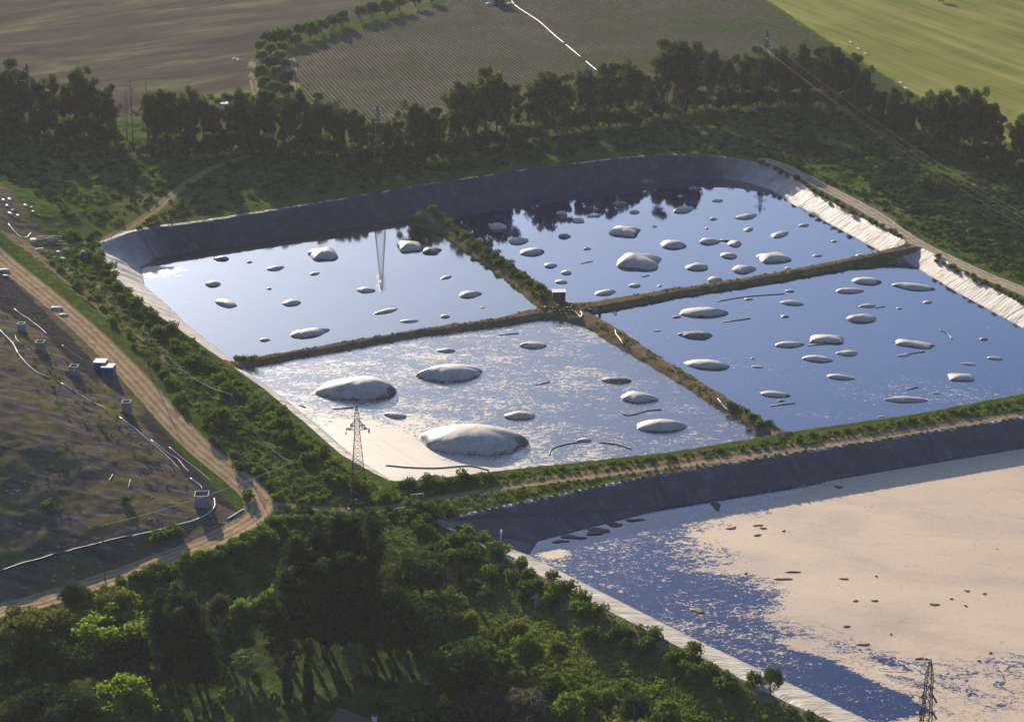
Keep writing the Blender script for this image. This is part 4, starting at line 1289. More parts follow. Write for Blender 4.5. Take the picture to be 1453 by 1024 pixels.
def eucalyptus(seed):                         # 26 m tall
    rr = np.random.default_rng(seed)
    H = 26.0
    m = MB(); C, Q = [], []
    nst = rr.choice([1, 1, 2])
    for st in range(nst):
        bx, by = rr.normal(size=2) * 0.6 * (nst - 1)
        fork = np.array([bx + rr.normal() * 0.8, by + rr.normal() * 0.8, H * rr.uniform(0.30, 0.46)])
        m.tube(bend((bx, by, -0.6), fork, rr, 4, 0.012), [0.34, 0.29, 0.25, 0.22, 0.2], 7)
        nl = rr.integers(3, 5) if nst == 1 else rr.integers(2, 4)
        a0 = rr.uniform(0, 6.28)
        for j in range(nl):
            a = a0 + j * 6.28 / nl + rr.normal() * 0.4
            out = rr.uniform(1.3, 3.6)
            top = np.array([fork[0] + out * math.cos(a), fork[1] + out * math.sin(a), H * (rr.uniform(0.72, 0.95) if j else 0.95)])
            m.tube(bend(fork, top, rr, 4, 0.03), [0.2, 0.16, 0.12, 0.08, 0.04], 5)
            for q in range(rr.integers(7, 10)):
                u = rr.uniform(0.0, 1.02)
                c = fork + (top - fork) * u + np.array([rr.normal() * 1.1, rr.normal() * 1.1, rr.normal() * 0.5])
                C.append(c); Q.append(rr.uniform(0.9, 1.75) * (0.75 + 0.45 * u))
    for q in range(rr.integers(4, 8)):
        C.append([rr.normal() * 1.5, rr.normal() * 1.5, H * rr.uniform(0.08, 0.4)]); Q.append(rr.uniform(0.7, 1.3))
    Q = np.array(Q)
    C = np.array(C)
    tc = np.clip(rr.random(len(C)) * 0.75 + 0.35 * (C[:, 2] / H > 0.85) * rr.random(len(C)), 0, 1)
    return tree_proto('eucalyptus_tree', m, M_BARK, C, np.stack([Q, Q, Q * 1.05], 1), 4200, 0.64, M_EUC, seed, tint_c=tc, shell=0.25)


def broadleaf(seed, leaf, name, H=9.0, W=4.6, n=4200, size=0.42, lobes=26, base=0.25, flat=0.8, lobe=1.5, shell=0.55):
    rr = np.random.default_rng(seed)
    m = MB(); C, Q = [], []
    fork = np.array([rr.normal() * 0.2, rr.normal() * 0.2, H * base])
    m.tube(bend((0, 0, -0.8), fork, rr, 3, 0.03), [0.34, 0.29, 0.25, 0.22], 7)
    zc = H * (base + 1) / 2 + 0.2
    for j in range(lobes):
        d = unit(rr, 1)[0]
        if d[2] < -0.55:
            d[2] *= -0.6
        r = rr.uniform(0.55, 0.92)
        rad = lobe * rr.uniform(0.7, 1.25)
        c = np.array([d[0] * (W - rad * 0.5) * r, d[1] * (W - rad * 0.5) * r, zc + d[2] * (H * (1 - base) / 2 - rad * 0.5) * r])
        C.append(c); Q.append(rad)
        if j < 7:
            m.tube(bend(fork, c, rr, 3, 0.05), [0.15, 0.11, 0.07, 0.03], 5)
    Q = np.array(Q)
    return tree_proto(name, m, M_BARK, C, np.stack([Q, Q, Q * flat], 1), n, size, leaf, seed, shell=shell)


def casuarina(seed, H=15.0):
    rr = np.random.default_rng(seed)
    m = MB(); C, Q = [], []
    lx, ly = rr.normal() * 0.7, rr.normal() * 0.4
    m.tube(bend((0, 0, -0.8), (lx, ly, H * 0.97), rr, 5, 0.008), [0.3, 0.27, 0.22, 0.16, 0.1, 0.03], 7)
    for j in range(34):
        u = rr.uniform(0.22, 1.0)
        wd = 2.5 * (1 - (u - 0.22)) ** 0.75 + 0.35
        a = rr.uniform(0, 6.28); r = wd * rr.uniform(0.2, 0.95)
        C.append((lx * u + r * math.cos(a), ly * u + r * math.sin(a), H * u + 0.3)); Q.append((0.55 + 0.35 * wd * rr.uniform(0.5, 1), 0.55 + 0.35 * wd * rr.uniform(0.5, 1), rr.uniform(0.9, 1.7)))
    return tree_proto('casuarina_tree', m, M_BARK, C, np.array(Q), 4200, 0.42, M_DKLEAF, seed, shell=0.3)


def cypress(seed, H=8.0):
    rr = np.random.default_rng(seed)
    m = MB().tube([(0, 0, -0.5), (0, 0, H * 0.95)], [0.16, 0.03], 6)
    C, Q = [], []
    for j in range(16):
        u = j / 15
        C.append((rr.normal() * 0.12, rr.normal() * 0.12, 0.5 + u * (H - 0.9))); q = 0.28 + 0.62 * math.sin(math.pi * min(1, 0.16 + 0.84 * u) ** 0.9) ** 0.8
        Q.append((q, q, 0.7))
    return tree_proto('cypress_tree', m, M_BARK, C, np.array(Q), 1500, 0.34, M_DKLEAF, seed, shell=0.5)


def bush_mesh(seed, leaf, n=420, H=2.0, W=1.6, size=0.36):
    rr = np.random.default_rng(seed)
    C, Q = [], []
    for j in range(9):
        a, r = rr.uniform(0, 6.28), W * rr.uniform(0.1, 0.75)
        C.append((r * math.cos(a), r * math.sin(a), H * rr.uniform(0.22, 0.72))); Q.append(rr.uniform(0.35, 0.62) * W)
    V, F, tint = leaf_cards(C, np.array(Q), n, size, rr, shell=0.55)
    return mesh_np('bush', V, F, leaf, smooth=False, face_attrs={'tint': tint})


class Kind:
    """one kind of tree: a few prototypes, the first use of each moves the prototype itself"""
    def __init__(s, protos):
        s.p = protos; s.used = [False] * len(protos); s.k = 0

    def place(s, loc, sc, rz=None, which=None):
        i = s.k % len(s.p) if which is None else which % len(s.p)
        s.k += 1
        o = s.p[i] if not s.used[i] else copy_tree(s.p[i])
        s.used[i] = True
        o.location = loc
        o.scale = sc if isinstance(sc, tuple) else (sc, sc, sc)
        o.rotation_euler = (0, 0, random.uniform(0, 6.28) if rz is None else rz)
        return o


K_EUC = Kind([eucalyptus(100 + i) for i in range(8)])

# ------------------------------------------------------------------ the eucalyptus belt behind the ponds
BASEY = np.array([(-60, 190), (0, 195), (100, 196), (170, 203), (200, 216), (300, 216), (400, 216), (500, 226), (600, 229), (650, 218), (700, 207), (760, 196), (800, 188), (880, 177), (950, 166), (1000, 158), (1100, 150),
                  (1200, 151), (1235, 174), (1300, 206), (1400, 228), (1453, 246), (1560, 280)], float)
FRONT = [(-40, 92), (-14, 96), (8, 88), (24, 90), (34, 98), (62, 104), (80, 110), (104, 104), (116, 103), (132, 114), (152, 119), (160, 128),
         (212, 132), (224, 140), (236, 131), (250, 128), (266, 127), (280, 131), (300, 143), (326, 138), (346, 130), (362, 129), (376, 131), (392, 130), (410, 138), (426, 130), (436, 138), (452, 136), (468, 146), (486, 150), (502, 158),
         (514, 166), (527, 172), (541, 174), (553, 168), (566, 162), (588, 144), (598, 146), (612, 158), (626, 152), (642, 122), (660, 116), (674, 106), (690, 101), (704, 101), (716, 106), (736, 136), (748, 130), (760, 108), (776, 102), (790, 97), (806, 110),
         (824, 102), (840, 95), (858, 93), (876, 88), (890, 90), (904, 98), (918, 104), (940, 62), (954, 58), (972, 57), (986, 64), (1002, 73), (1016, 74), (1030, 80), (1052, 73), (1068, 70), (1102, 66), (1116, 66),
         (1136, 66), (1152, 67), (1168, 69), (1184, 65), (1198, 72), (1214, 84), (1226, 98), (1248, 126), (1266, 127), (1290, 132), (1310, 134), (1328, 130), (1346, 124), (1358, 128), (1380, 128), (1392, 138), (1404, 150), (1420, 166), (1438, 168), (1452, 174), (1480, 186), (1510, 200)]
LM = [(-80, 45, 'left of the leftmost pylon'), (45, 170, 'between leftmost pylon and bare trees'), (170, 310, 'between bare trees and pale shed'),
      (310, 430, 'between pale shed and sandy path'), (430, 537, 'between sandy path and middle pylon'), (537, 640, 'just right of the middle pylon'),
      (640, 728, 'left of the low gap showing crop rows'), (728, 838, 'left of the end of the pale field pipe'), (838, 930, 'between field pipe and tallest clump'),
      (930, 1035, 'in the tallest clump of the belt'), (1035, 1085, 'just left of the right pylon'), (1085, 1176, 'just right of the right pylon'), (1176, 1240, 'where the belt steps down'),
      (1240, 1335, 'in the low clump beside the meadow'), (1335, 1410, 'in the tall clump against the meadow'), (1410, 1600, 'at the right edge of the picture')]
ORD = ['first', 'second', 'third', 'fourth', 'fifth', 'sixth', 'seventh', 'eighth', 'ninth', 'tenth', 'eleventh', 'twelfth', 'thirteenth', 'fourteenth']
G_EUC = 'eucalyptus trees of the belt behind the ponds'


def tree_at(kind, px, topy, basey, wf=1.0, Hk=26.0, which=None, rz=None, minH=2.0):
    x, y, z = ground_hit(px, basey)
    dx, dy, dz = ray(px, topy)
    H = max(CAM_H + dz / dy * y - z, minH)
    s = H / Hk
    return kind.place((x, y, z), (s * wf, s * wf, s), rz, which)


def section(px):
    return next((w for x0, x1, w in LM if x0 <= px < x1), LM[-1][2])


cnt = {}
for px, ty in FRONT:
    by = np.interp(px, BASEY[:, 0], BASEY[:, 1]) + random.uniform(-5, 4)
    o = tree_at(K_EUC, px, ty - 3, by, wf=random.uniform(0.85, 1.15))
    for x0, x1, where in LM:
        if x0 <= px < x1:
            cnt[where] = cnt.get(where, 0) + 1
            tag(o, f'{ORD[cnt[where] - 1]} tall eucalyptus from the left {where}', 'tree', G_EUC)
for px in list(np.arange(-50, 1530, 10.5)) + list(np.arange(1090, 1240, 9.0)) + list(np.arange(1240, 1400, 12.0)):
    if 163 < px < 212 or 1408 < px < 1422 or 722 < px < 750:
        continue
    px = px + random.uniform(-4, 4)
    ft = min((abs(px - a), b) for a, b in FRONT)[1]
    by = np.interp(px, BASEY[:, 0], BASEY[:, 1]) - random.uniform(2, 11)
    ty = ft + (by - ft) * random.uniform(0.03, 0.4)
    o = tree_at(K_EUC, px, ty, by, wf=random.uniform(0.9, 1.3))
    sec = section(px)
    tag(o, f'half hidden eucalyptus {sec}', 'tree', f'half hidden eucalyptus trees {sec}')

# undergrowth trees at the foot of the belt
K_UNDER = Kind([broadleaf(260 + i, [M_DKLEAF, M_EUC][i % 2], 'undergrowth_tree', H=7.0, W=4.0, n=2200, size=0.55, lobes=20, base=0.05, shell=0.4) for i in range(4)])
for px in np.arange(-60, 1540, 13.0):
    if 165 < px < 205:
        continue
    px = px + random.uniform(-5, 5)
    by = np.interp(px, BASEY[:, 0], BASEY[:, 1]) + random.uniform(-6, 9)
    s_ = random.uniform(0.55, 1.15)
    x, y, z = ground_hit(px, by)
    o = K_UNDER.place((x, y, z), (s_ * 1.2, s_ * 1.2, s_))
    sec = section(px)
    tag(o, f'low undergrowth tree {sec}', 'tree', f'undergrowth trees {sec}')

# bare trees in the gap of the belt
def bare_tree(seed, H=20.0):
    rr = np.random.default_rng(seed)
    root = empty('bare_tree')
    t = MB().tube(bend((0, 0, -0.5), (0.8, 0.3, H), rr, 5, 0.012), [0.3, 0.24, 0.18, 0.13, 0.09, 0.04], 6)
    t.build('trunk', M_BARK, root, smooth=True)
    b = MB()
    for j in range(16):
        u = rr.uniform(0.35, 0.97); a = rr.uniform(0, 6.28); L = (1.15 - u) * 6
        p0 = (0.8 * u, 0.3 * u, H * u)
        p1 = (p0[0] + L * 0.6 * math.cos(a), p0[1] + L * 0.6 * math.sin(a), p0[2] + L * 0.75)
        b.tube(bend(p0, p1, rr, 3, 0.05), [0.09, 0.06, 0.045, 0.02], 4)
    b.build('branches', M_BARK, root, smooth=True)
    return root


for k, (px, ty, by, lab) in enumerate([(180, 126, 200, 'leftmost thin bare leafless tree in the gap of the belt'), (191, 112, 212, 'tallest leafless forked tree in the middle of the gap in the belt'),
                                       (209, 113, 205, 'thin bare leafless tree at the right side of the gap in the belt')]):
    o = tree_at(Kind([bare_tree(40 + k)]), px, ty, by, 1.0, 20.0)
    tag(o, lab, 'tree', 'leafless trees in the gap of the belt')

# ------------------------------------------------------------------ trees of the far hedge between the fields
K_HEDGE = Kind([broadleaf(200 + i, [M_MIDLF, M_DKLEAF, M_MIDLF][i], 'broadleaf_tree', H=8.0, W=4.8, n=2000, size=0.75, lobes=24, base=0.02) for i in range(3)])
HEDGE = [(372, 74, 90), (384, 84, 100), (370, 96, 112), (394, 96, 114), (406, 104, 122), (376, 112, 128), (390, 118, 135), (408, 122, 138), (384, 66, 82), (398, 62, 78), (380, 48, 66), (394, 44, 62), (408, 44, 60),
         (424, 38, 56), (440, 34, 52), (456, 30, 46), (472, 24, 42), (486, 18, 36), (512, 10, 28), (528, 6, 24), (548, 2, 20), (566, -2, 14), (590, -8, 8), (420, 52, 64), (398, 74, 90), (404, 86, 100), (612, -10, 3), (372, 60, 74)]
for k, (px, ty, by) in enumerate(HEDGE):
    o = tree_at(K_HEDGE, px, ty - 5, by + 2, random.uniform(0.8, 1.05), 8.0)
    hs_ = 'between the farm track and the sandy path' if by > 70 else ('where the hedge bends' if px < 425 else 'in the far row along the crop field')
    tag(o, 'rounded green hedge tree ' + hs_, 'tree', 'far hedge trees ' + hs_)
o = tree_at(K_HEDGE, 1338, -6, 4, 1.4, 8.0)
tag(o, 'single dark bush tree standing alone in the yellow green meadow', 'tree')

# ------------------------------------------------------------------ the wood in the foreground
K_DARK = Kind([broadleaf(300 + i, M_DKLEAF, 'evergreen_tree', H=9.0, W=4.8, n=5200, size=0.36, lobes=30, lobe=1.55, base=0.12) for i in range(4)])
K_OLIVE = Kind([broadleaf(320 + i, M_OLIVE, 'olive_green_tree', H=8.0, W=4.0, n=3800, size=0.36, lobes=24, lobe=1.2, base=0.15, shell=0.35) for i in range(2)])
K_GREY = Kind([broadleaf(340 + i, M_GREYLF, 'grey_green_tree', H=6.0, W=3.4, n=3000, size=0.33, lobes=22, lobe=1.0, base=0.12, shell=0.35) for i in range(2)])
K_LIME = Kind([broadleaf(360 + i, M_LIME, 'lime_green_tree', H=9.0, W=5.2, n=3400, size=0.36, lobes=44, lobe=1.15, base=0.3, flat=0.42, shell=0.2) for i in range(2)])
K_MID = Kind([broadleaf(380 + i, M_MIDLF, 'green_tree', H=8.0, W=3.8, n=3600, size=0.36, lobes=26, lobe=1.15, base=0.16, shell=0.35) for i in range(3)])
K_CAS = Kind([casuarina(400 + i) for i in range(4)])
K_CYP = Kind([cypress(420 + i) for i in range(2)])
KH = {'D': (K_DARK, 9.0, 9.8), 'O': (K_OLIVE, 8.0, 8.4), 'G': (K_GREY, 6.0, 7.2), 'L': (K_LIME, 9.0, 10.6), 'M': (K_MID, 8.0, 8.0), 'C': (K_CAS, 15.0, 5.6), 'Y': (K_CYP, 8.0, 1.9)}
G_WOOD = 'trees of the wood in the foreground'
WOOD = [  # kind, x of the crown, y of its top, crown width in the photo, height in metres, label
    ('L', 157, 868, 104, 9, 'bright lime green flat topped tree in the left of the foreground wood'),
    ('L', 178, 960, 84, 10, 'bright lime green rounded tree at the lower left edge of the wood'),
    ('L', 250, 985, 34, 5, 'small bright green tree in the shade right of the rounded lime one'),
    ('O', 32, 862, 74, 9, 'olive brown tree below the road at the left edge of the picture'),
    ('O', 80, 868, 56, 8, 'olive brown tree left of the flat topped lime one'),
    ('O', 160, 832, 52, 8, 'olive dark tree just below the road, behind the flat topped lime one'),
    ('L', 187, 838, 24, 5, 'small yellow green tree touching the olive dark one below the road'),
    ('D', 104, 824, 34, 6, 'dark round tree at the lower edge of the road on the left'),
    ('D', 92, 906, 84, 8, 'broad dark round tree in front of the flat topped lime one'),
    ('D', 182, 893, 74, 8, 'dark round tree right in front of the flat topped lime one'),
    ('G', 150, 938, 54, 5, 'grey green shrubby tree between the two lime green ones'),
    ('G', 190, 944, 50, 5, 'grey green shrubby tree right above the rounded lime one'),
    ('G', 222, 952, 36, 5, 'small grey tree right of the rounded lime one'),
    ('D', 40, 950, 60, 7, 'dark lumpy tree at the left edge, above the broad dark ones'),
    ('D', 72, 952, 40, 6, 'small dark tree beside the dark lumpy one at the left'),
    ('D', 84, 978, 104, 8, 'broad dark tree at the bottom edge left of the rounded lime one'),
    ('D', 30, 985, 60, 7, 'dark tree at the bottom left, partly behind the olive corner bush'),
    ('O', 4, 1000, 44, 6, 'olive bush cut by the bottom left corner of the picture'),
    ('D', 14, 925, 50, 7, 'dark tree at the left edge under the olive brown one'),
    ('C', 226, 842, 44, 15, 'dark pointed casuarina, leftmost of the dark stand in the middle left'),
    ('C', 246, 836, 44, 15, 'dark casuarina, second from the left of the dark stand'),
    ('C', 270, 846, 44, 15, 'dark casuarina in the middle of the dark stand'),
    ('C', 258, 872, 46, 14, 'dark casuarina standing in front of the others of the dark stand'),
    ('C', 232, 880, 44, 13, 'low dark casuarina at the front left of the dark stand'),
    ('C', 286, 868, 44, 14, 'dark casuarina at the right end of the dark stand'),
    ('G', 312, 843, 42, 9, 'greyish feathery tree between the dark stand and the slim green one'),
    ('M', 346, 836, 40, 12, 'slim green tree above the taller palm'),
    ('M', 382, 830, 46, 12, 'green tree with an open crown right of the slim green one'),
    ('M', 338, 880, 44, 8, 'paler green tree standing just behind the taller palm'),
    ('C', 404, 812, 60, 17, 'tall dark casuarina with leaning trunk showing below its crown'),
    ('C', 424, 775, 60, 18, 'tall dark casuarina behind the one with the leaning trunk'),
    ('C', 446, 752, 56, 18, 'tall dark casuarina, leftmost of the tops near the nearest pylon'),
    ('C', 466, 742, 54, 18, 'tall dark casuarina with the second top left of the nearest pylon'),
    ('C', 484, 738, 54, 18, 'tall dark casuarina whose top meets the left foot of the nearest pylon'),
    ('C', 502, 738, 54, 18, 'tall dark casuarina directly in front of the nearest pylon'),
    ('C', 520, 742, 50, 18, 'tall dark casuarina in front of the right foot of the nearest pylon'),
    ('C', 456, 800, 60, 17, 'dark casuarina in the second rank, left of centre'),
    ('C', 486, 795, 60, 17, 'dark casuarina in the second rank, below the nearest pylon'),
    ('C', 514, 805, 56, 16, 'dark casuarina in the second rank, right of the nearest pylon'),
    ('D', 455, 850, 70, 10, 'wide dark tree at the foot of the tall casuarinas'),
    ('D', 500, 862, 64, 9, 'dark tree just behind the shorter palm'),
    ('D', 540, 838, 60, 9, 'dark tree between the tall casuarinas and the broad round crown'),
    ('D', 597, 782, 70, 9, 'dark round tree standing alone above the sunny grass slope'),
    ('O', 562, 800, 44, 6, 'olive shrubby tree left of the dark round one above the grass'),
    ('D', 572, 846, 96, 12, 'broad dark round tree left of the sunny grass slope'),
    ('O', 612, 842, 32, 6, 'small olive tree at the right side of the broad dark round one'),
    ('G', 552, 872, 46, 7, 'greyish tree in front of the broad dark round one'),
    ('O', 661, 864, 34, 6, 'small olive tree alone on the sunny grass slope'),
    ('D', 650, 908, 88, 12, 'tall dark brownish tree group at the foot of the grass slope'),
    ('D', 672, 920, 60, 11, 'dark brownish tree right behind the tall dark group'),
    ('M', 712, 922, 34, 6, 'slender light green tree at the foot of the grass slope'),
    ('M', 749, 896, 46, 9, 'dense green tree with a dark right side on the grass slope'),
    ('O', 734, 877, 46, 7, 'light olive tree just behind the dense green one on the slope'),
    ('O', 700, 890, 40, 5, 'low olive tree left of the light olive one on the slope'),
    ('O', 792, 908, 28, 5, 'spindly small tree alone in the right of the grass slope'),
    ('M', 690, 908, 34, 6, 'green tree left of the slender light green one'),
    ('M', 584, 976, 92, 7, 'very broad light green round crown beside the house'),
    ('M', 632, 994, 40, 6, 'light green round crown at the right of the very broad one'),
    ('G', 690, 984, 80, 8, 'grey dark tree at the bottom edge under the tall dark group'),
    ('G', 742, 978, 70, 8, 'grey dark tree at the bottom edge below the dense green one'),
    ('D', 660, 1000, 70, 7, 'dark tree cut by the bottom edge in the middle'),
    ('M', 788, 958, 34, 7, 'bright green small tree at the bottom of the grass slope'),
    ('M', 806, 984, 44, 8, 'green tree at the bottom edge right of the grass slope'),
    ('M', 834, 972, 36, 5, 'green shrubby tree below the spindly one'),
    ('M', 862, 980, 34, 5, 'green shrubby tree near the bottom edge, left of the bank scrub'),
    ('D', 904, 985, 40, 6, 'dark tree at the bottom edge below the bank scrub'),
    ('M', 948, 992, 40, 6, 'green shrubby tree at the bottom edge beside the pale bank'),
    ('D', 1096, 948, 30, 5, 'dark round bush tree standing against the pale edge of the big basin'),
    ('Y', 406, 926, 12, 9, 'dark narrow cypress, left one of two in the shade'),
    ('Y', 436, 928, 12, 10, 'dark narrow cypress, right one of two in the shade'),
    ('Y', 652, 788, 6, 5, 'thin dark cypress at the upper end of the grass slope'),
    ('D', 290, 925, 60, 8, 'dark tree in the deep shade left of the taller palm'),
    ('G', 618, 800, 44, 5, 'grey bush tree touching the dark round one above the grass'),
]
def place_top(kd, px, ty, wpx, H, label, group=G_WOOD):
    K, Hk, Wk = KH[kd]
    x, y, z = top_hit(px, ty, H * 1.2)
    s = scale_at(x, y, z + H * 0.7)
    H = H * 1.2
    w = (1.4 if kd != 'C' else 1.15) * wpx / s / Wk
    o = K.place((x, y, z - 0.2), (w, w, (H + 0.2) / Hk))
    return tag(o, label, 'tree', group)


for row in WOOD:
    place_top(*row)

# palms: trunk, skirt of dead leaves and each frond a part
M_FROND = leaf_material('palm_frond', [(0.1, (0.05, 0.068, 0.02)), (0.5, (0.10, 0.125, 0.04)), (0.9, (0.20, 0.20, 0.085))], 0.35)
M_SKIRT = plain('dead_fronds', (0.15, 0.105, 0.06), 0.9, var=0.4)


def palm(H, label, px, topy, skirt):
    x, y, z = top_hit(px, topy, (H + 1.2) * 1.4)
    root = empty('fan_palm', (x, y, z))
    root.scale = (1.5, 1.5, 1.4)
    MB().tube([(0, 0, -0.5), (0.05, 0, H * 0.4), (0, 0.05, H)], [0.34, 0.25, 0.27], 9).build('trunk', M_BARK, root, smooth=True)
    rr = np.random.default_rng(int(px))
    me = None
    for k in range(24):
        if me is None:
            m = MB()
            n = 11
            L = 1.15
            m.tube([(0, 0, 0), (L * 0.5, 0, 0.1), (L, 0, 0.02)], [0.035, 0.03, 0.02], 4)
            for j in range(n):
                a = R(-80 + 160 * j / (n - 1))
                e = (L + 0.95 * math.cos(a), 0.95 * math.sin(a), -0.18 - 0.25 * abs(math.sin(a)))
                w = 0.085
                m.add([(L, -w * 0.3, 0), (L + (e[0] - L) * 0.5 - w * math.sin(a), e[1] * 0.5 - w * math.cos(a) * -1, 0.03), e, (L + (e[0] - L) * 0.5 + w * math.sin(a), e[1] * 0.5 - w * math.cos(a), 0.03)], [(0, 1, 2, 3)])
            me = m.mesh('frond', M_FROND)
            me.attributes.new('tint', 'FLOAT', 'FACE').data.foreach_set('value', rr.random(len(me.polygons)).astype(np.float32))
        f = link(bpy.data.objects.new('frond', me), root)
        f.location = (0, 0, H + 0.05)
        f.rotation_euler = (0, R(-62 + 100 * (k / 23.0) ** 0.9), k * 2.4)
    if skirt:
        V, F, t = leaf_cards([(0, 0, H - 0.9 - 0.5 * i) for i in range(int(skirt))], np.array([[1.15 - 0.12 * i, 1.15 - 0.12 * i, 0.7] for i in range(int(skirt))]), 420, 0.5, rr)
        obj_np('dead_frond_skirt', V, F, M_SKIRT, root, smooth=False)
    tag(root, label, 'palm')


palm(8.5, 'taller fan palm with a bare trunk and brown skirt in the foreground wood', 348, 926, 3)
palm(4.4, 'shorter pale fan palm with a thick skirt above the house roof', 504, 918, 4)

# ------------------------------------------------------------------ bushes
BUSHES = [bush_mesh(500 + i, M_BUSH) for i in range(6)] + [bush_mesh(520 + i, M_OLIVE, n=320) for i in range(2)] + [bush_mesh(540 + i, M_MIDLF, n=380) for i in range(2)]


def bush(x, y, s, label, group, which=None, hs=1.0):
    o = bpy.data.objects.new('bush', BUSHES[random.randrange(len(BUSHES)) if which is None else which])
    link(o)
    o.location = (x, y, hz(x, y) - 0.15)
    o.scale = (s, s, s * hs)
    o.rotation_euler = (0, 0, random.uniform(0, 6.28))
    return tag(o, label, 'bush', group)


def strip(line, z, n, jit, smin, smax, label, group, which=None, hs=1.0, parts=None):
    P = smooth_line(pts(line, z), 6)
    L = arcs(P, False)
    for k in range(n):
        u = (k + random.uniform(0.1, 0.9)) / n * L[-1]
        i = min(np.searchsorted(L, u, 'right') - 1, len(P) - 2)
        q = P[i] + (P[i + 1] - P[i]) * (u - L[i]) / (L[i + 1] - L[i] + 1e-9)
        sec = '' if parts is None else ' ' + parts[min(int((k + 0.5) / n * len(parts)), len(parts) - 1)]
        bush(q[0] + random.gauss(0, jit), q[1] + random.gauss(0, jit), random.uniform(smin, smax), label + sec, group + sec, which if which is None else random.choice(which), hs)


G_SW = 'bushes along the left bank of the ponds'
strip([(108, 352), (140, 385), (172, 425), (215, 462), (262, 500), (320, 545), (390, 595), (450, 640), (520, 688)], 4, 62, 1.7, 0.9, 1.75, 'dark green bush along the sheeted left bank', G_SW, [0, 1, 2, 3, 4, 5], parts=['at the west corner', 'beside the upper left pond', 'near the left cross dike', 'beside the foam pond', 'behind the nearest pylon'])
strip([(72, 385), (140, 452), (205, 515), (265, 575), (325, 632), (385, 682), (470, 700)], 5, 34, 1.5, 0.7, 1.2, 'light green bush on the pond side of the dirt road', 'bushes along the dirt road', [0, 2, 7, 8], parts=['at its upper part', 'opposite the blue cabins', 'at the tall utility pole', 'near the bend'])
strip([(563, 691), (600, 692), (640, 688), (672, 684), (700, 681)], 1.3, 17, 0.4, 0.8, 1.25, 'bush of the low hedge between the cream foam and the south track', 'bushes along the south bank')
strip([(720, 678), (830, 664), (950, 650), (1080, 634), (1180, 616), (1297, 598), (1453, 570)], 1.3, 42, 0.5, 0.4, 0.75, 'small bush on the grassy southern dike', 'small bushes along the southern dike', parts=['at the foam pond', 'near the end of the bare dike', 'at the right pond'])
strip([(612, 305), (640, 322), (680, 350), (720, 380), (760, 410), (780, 425)], 1.5, 30, 0.9, 0.7, 1.2, 'bush on the overgrown dike between the upper ponds', 'bushes on the overgrown upper dike', [0, 1, 2, 6, 7], parts=['near the far bank', 'in its middle', 'near the pump shed'])
strip([(1030, 572), (1060, 588), (1090, 605)], 1.1, 8, 0.7, 0.6, 1.0, 'bush at the green lower end of the bare dike', 'bushes on the lower dike')
strip([(340, 512), (356, 510)], 1.2, 4, 0.5, 0.6, 0.9, 'bush at the left end of the left cross dike', 'bushes at the left cross dike')
strip([(645, 748), (700, 790), (760, 832), (830, 880), (900, 915), (980, 950), (1060, 990)], -1.0, 44, 2.4, 0.9, 1.6, 'bush below the pale edge of the big basin', 'bushes below the big basin', parts=['at its left corner', 'above the green net', 'near the marker post', 'at the lower right'])
strip([(560, 745), (600, 770), (640, 800), (700, 835), (740, 860)], -3, 26, 3.0, 0.9, 1.7, 'dark bush on the slope above the sunny grass', 'bushes above the grass slope', [0, 1, 2, 3, 4, 5], parts=['close to the track', 'in the middle of the slope', 'at the edge of the grass'])
strip([(120, 850), (200, 826), (290, 799), (360, 766), (410, 747), (470, 748)], -0.8, 32, 0.9, 0.7, 1.15, 'bush just below the dirt road', 'bushes below the dirt road', [0, 1, 2, 8, 9], parts=['at its lower left', 'in the middle of the lower stretch', 'at the bend', 'right of the bend'])
strip([(200, 842), (280, 822), (340, 800), (390, 785), (430, 775)], -3, 18, 0.9, 0.9, 1.4, 'bush in the second green row below the dirt road', 'bushes in the row below the road', [1, 4, 5, 8])
strip([(1075, 236), (1120, 252), (1176, 284), (1230, 311), (1282, 337)], 4.0, 26, 0.5, 0.5, 0.95, 'bush on the verge between the pale eastern bank and the track', 'bushes on the verge of the eastern bank')
strip([(1320, 362), (1380, 393), (1453, 430), (1500, 455)], 3.5, 22, 0.5, 0.5, 0.95, 'bush on the verge between the right pond bank and the track', 'bushes on the verge of the right pond')
for px, py, s, lab in [(1316, 266, 2.6, 'big bush standing alone in the shade right of the bank track'), (230, 765, 1.6, 'rounded bush between the white pipe and the dirt road'), (250, 757, 1.5, 'rounded bush right of another one beside the white pipe'),
                       (352, 708, 1.3, 'dark bush at the inner side of the road bend'), (1078, 605, 1.0, 'bush at the foot of the bare dike'), (612, 688, 1.6, 'largest bush in the hedge by the cream foam'), (651, 684, 1.5, 'round bush in the hedge by the foam, right of the largest'),
                       (586, 728, 1.5, 'dark bush right of the nearest pylon beside the track'), (312, 602, 2.2, 'big dark bush behind the middle utility pole'), (660, 795, 1.7, 'round bush on the slope below the big basin corner'),
                       (725, 826, 1.4, 'round light bush on the slope left of the green net'), (68, 722, 1.1, 'lone yellowish bush on the bare grey slope'), (177, 712, 0.9, 'small yellowish bush on the grey slope near the utility wire')]:
    x, y, z = ground_hit(px, py)
    bush(x, y, s, lab, None, random.randrange(6))

# ------------------------------------------------------------------ scrub and grass that nobody could count
def in_poly(P, n, rr):
    lo, hi = P.min(0), P.max(0)
    out = np.zeros((0, 2))
    while len(out) < n:
        q = lo + (hi - lo) * rr.random((n * 3, 2))
        out = np.vstack([out, q[inside(P, q[:, 0], q[:, 1])]])
    return out[:n]


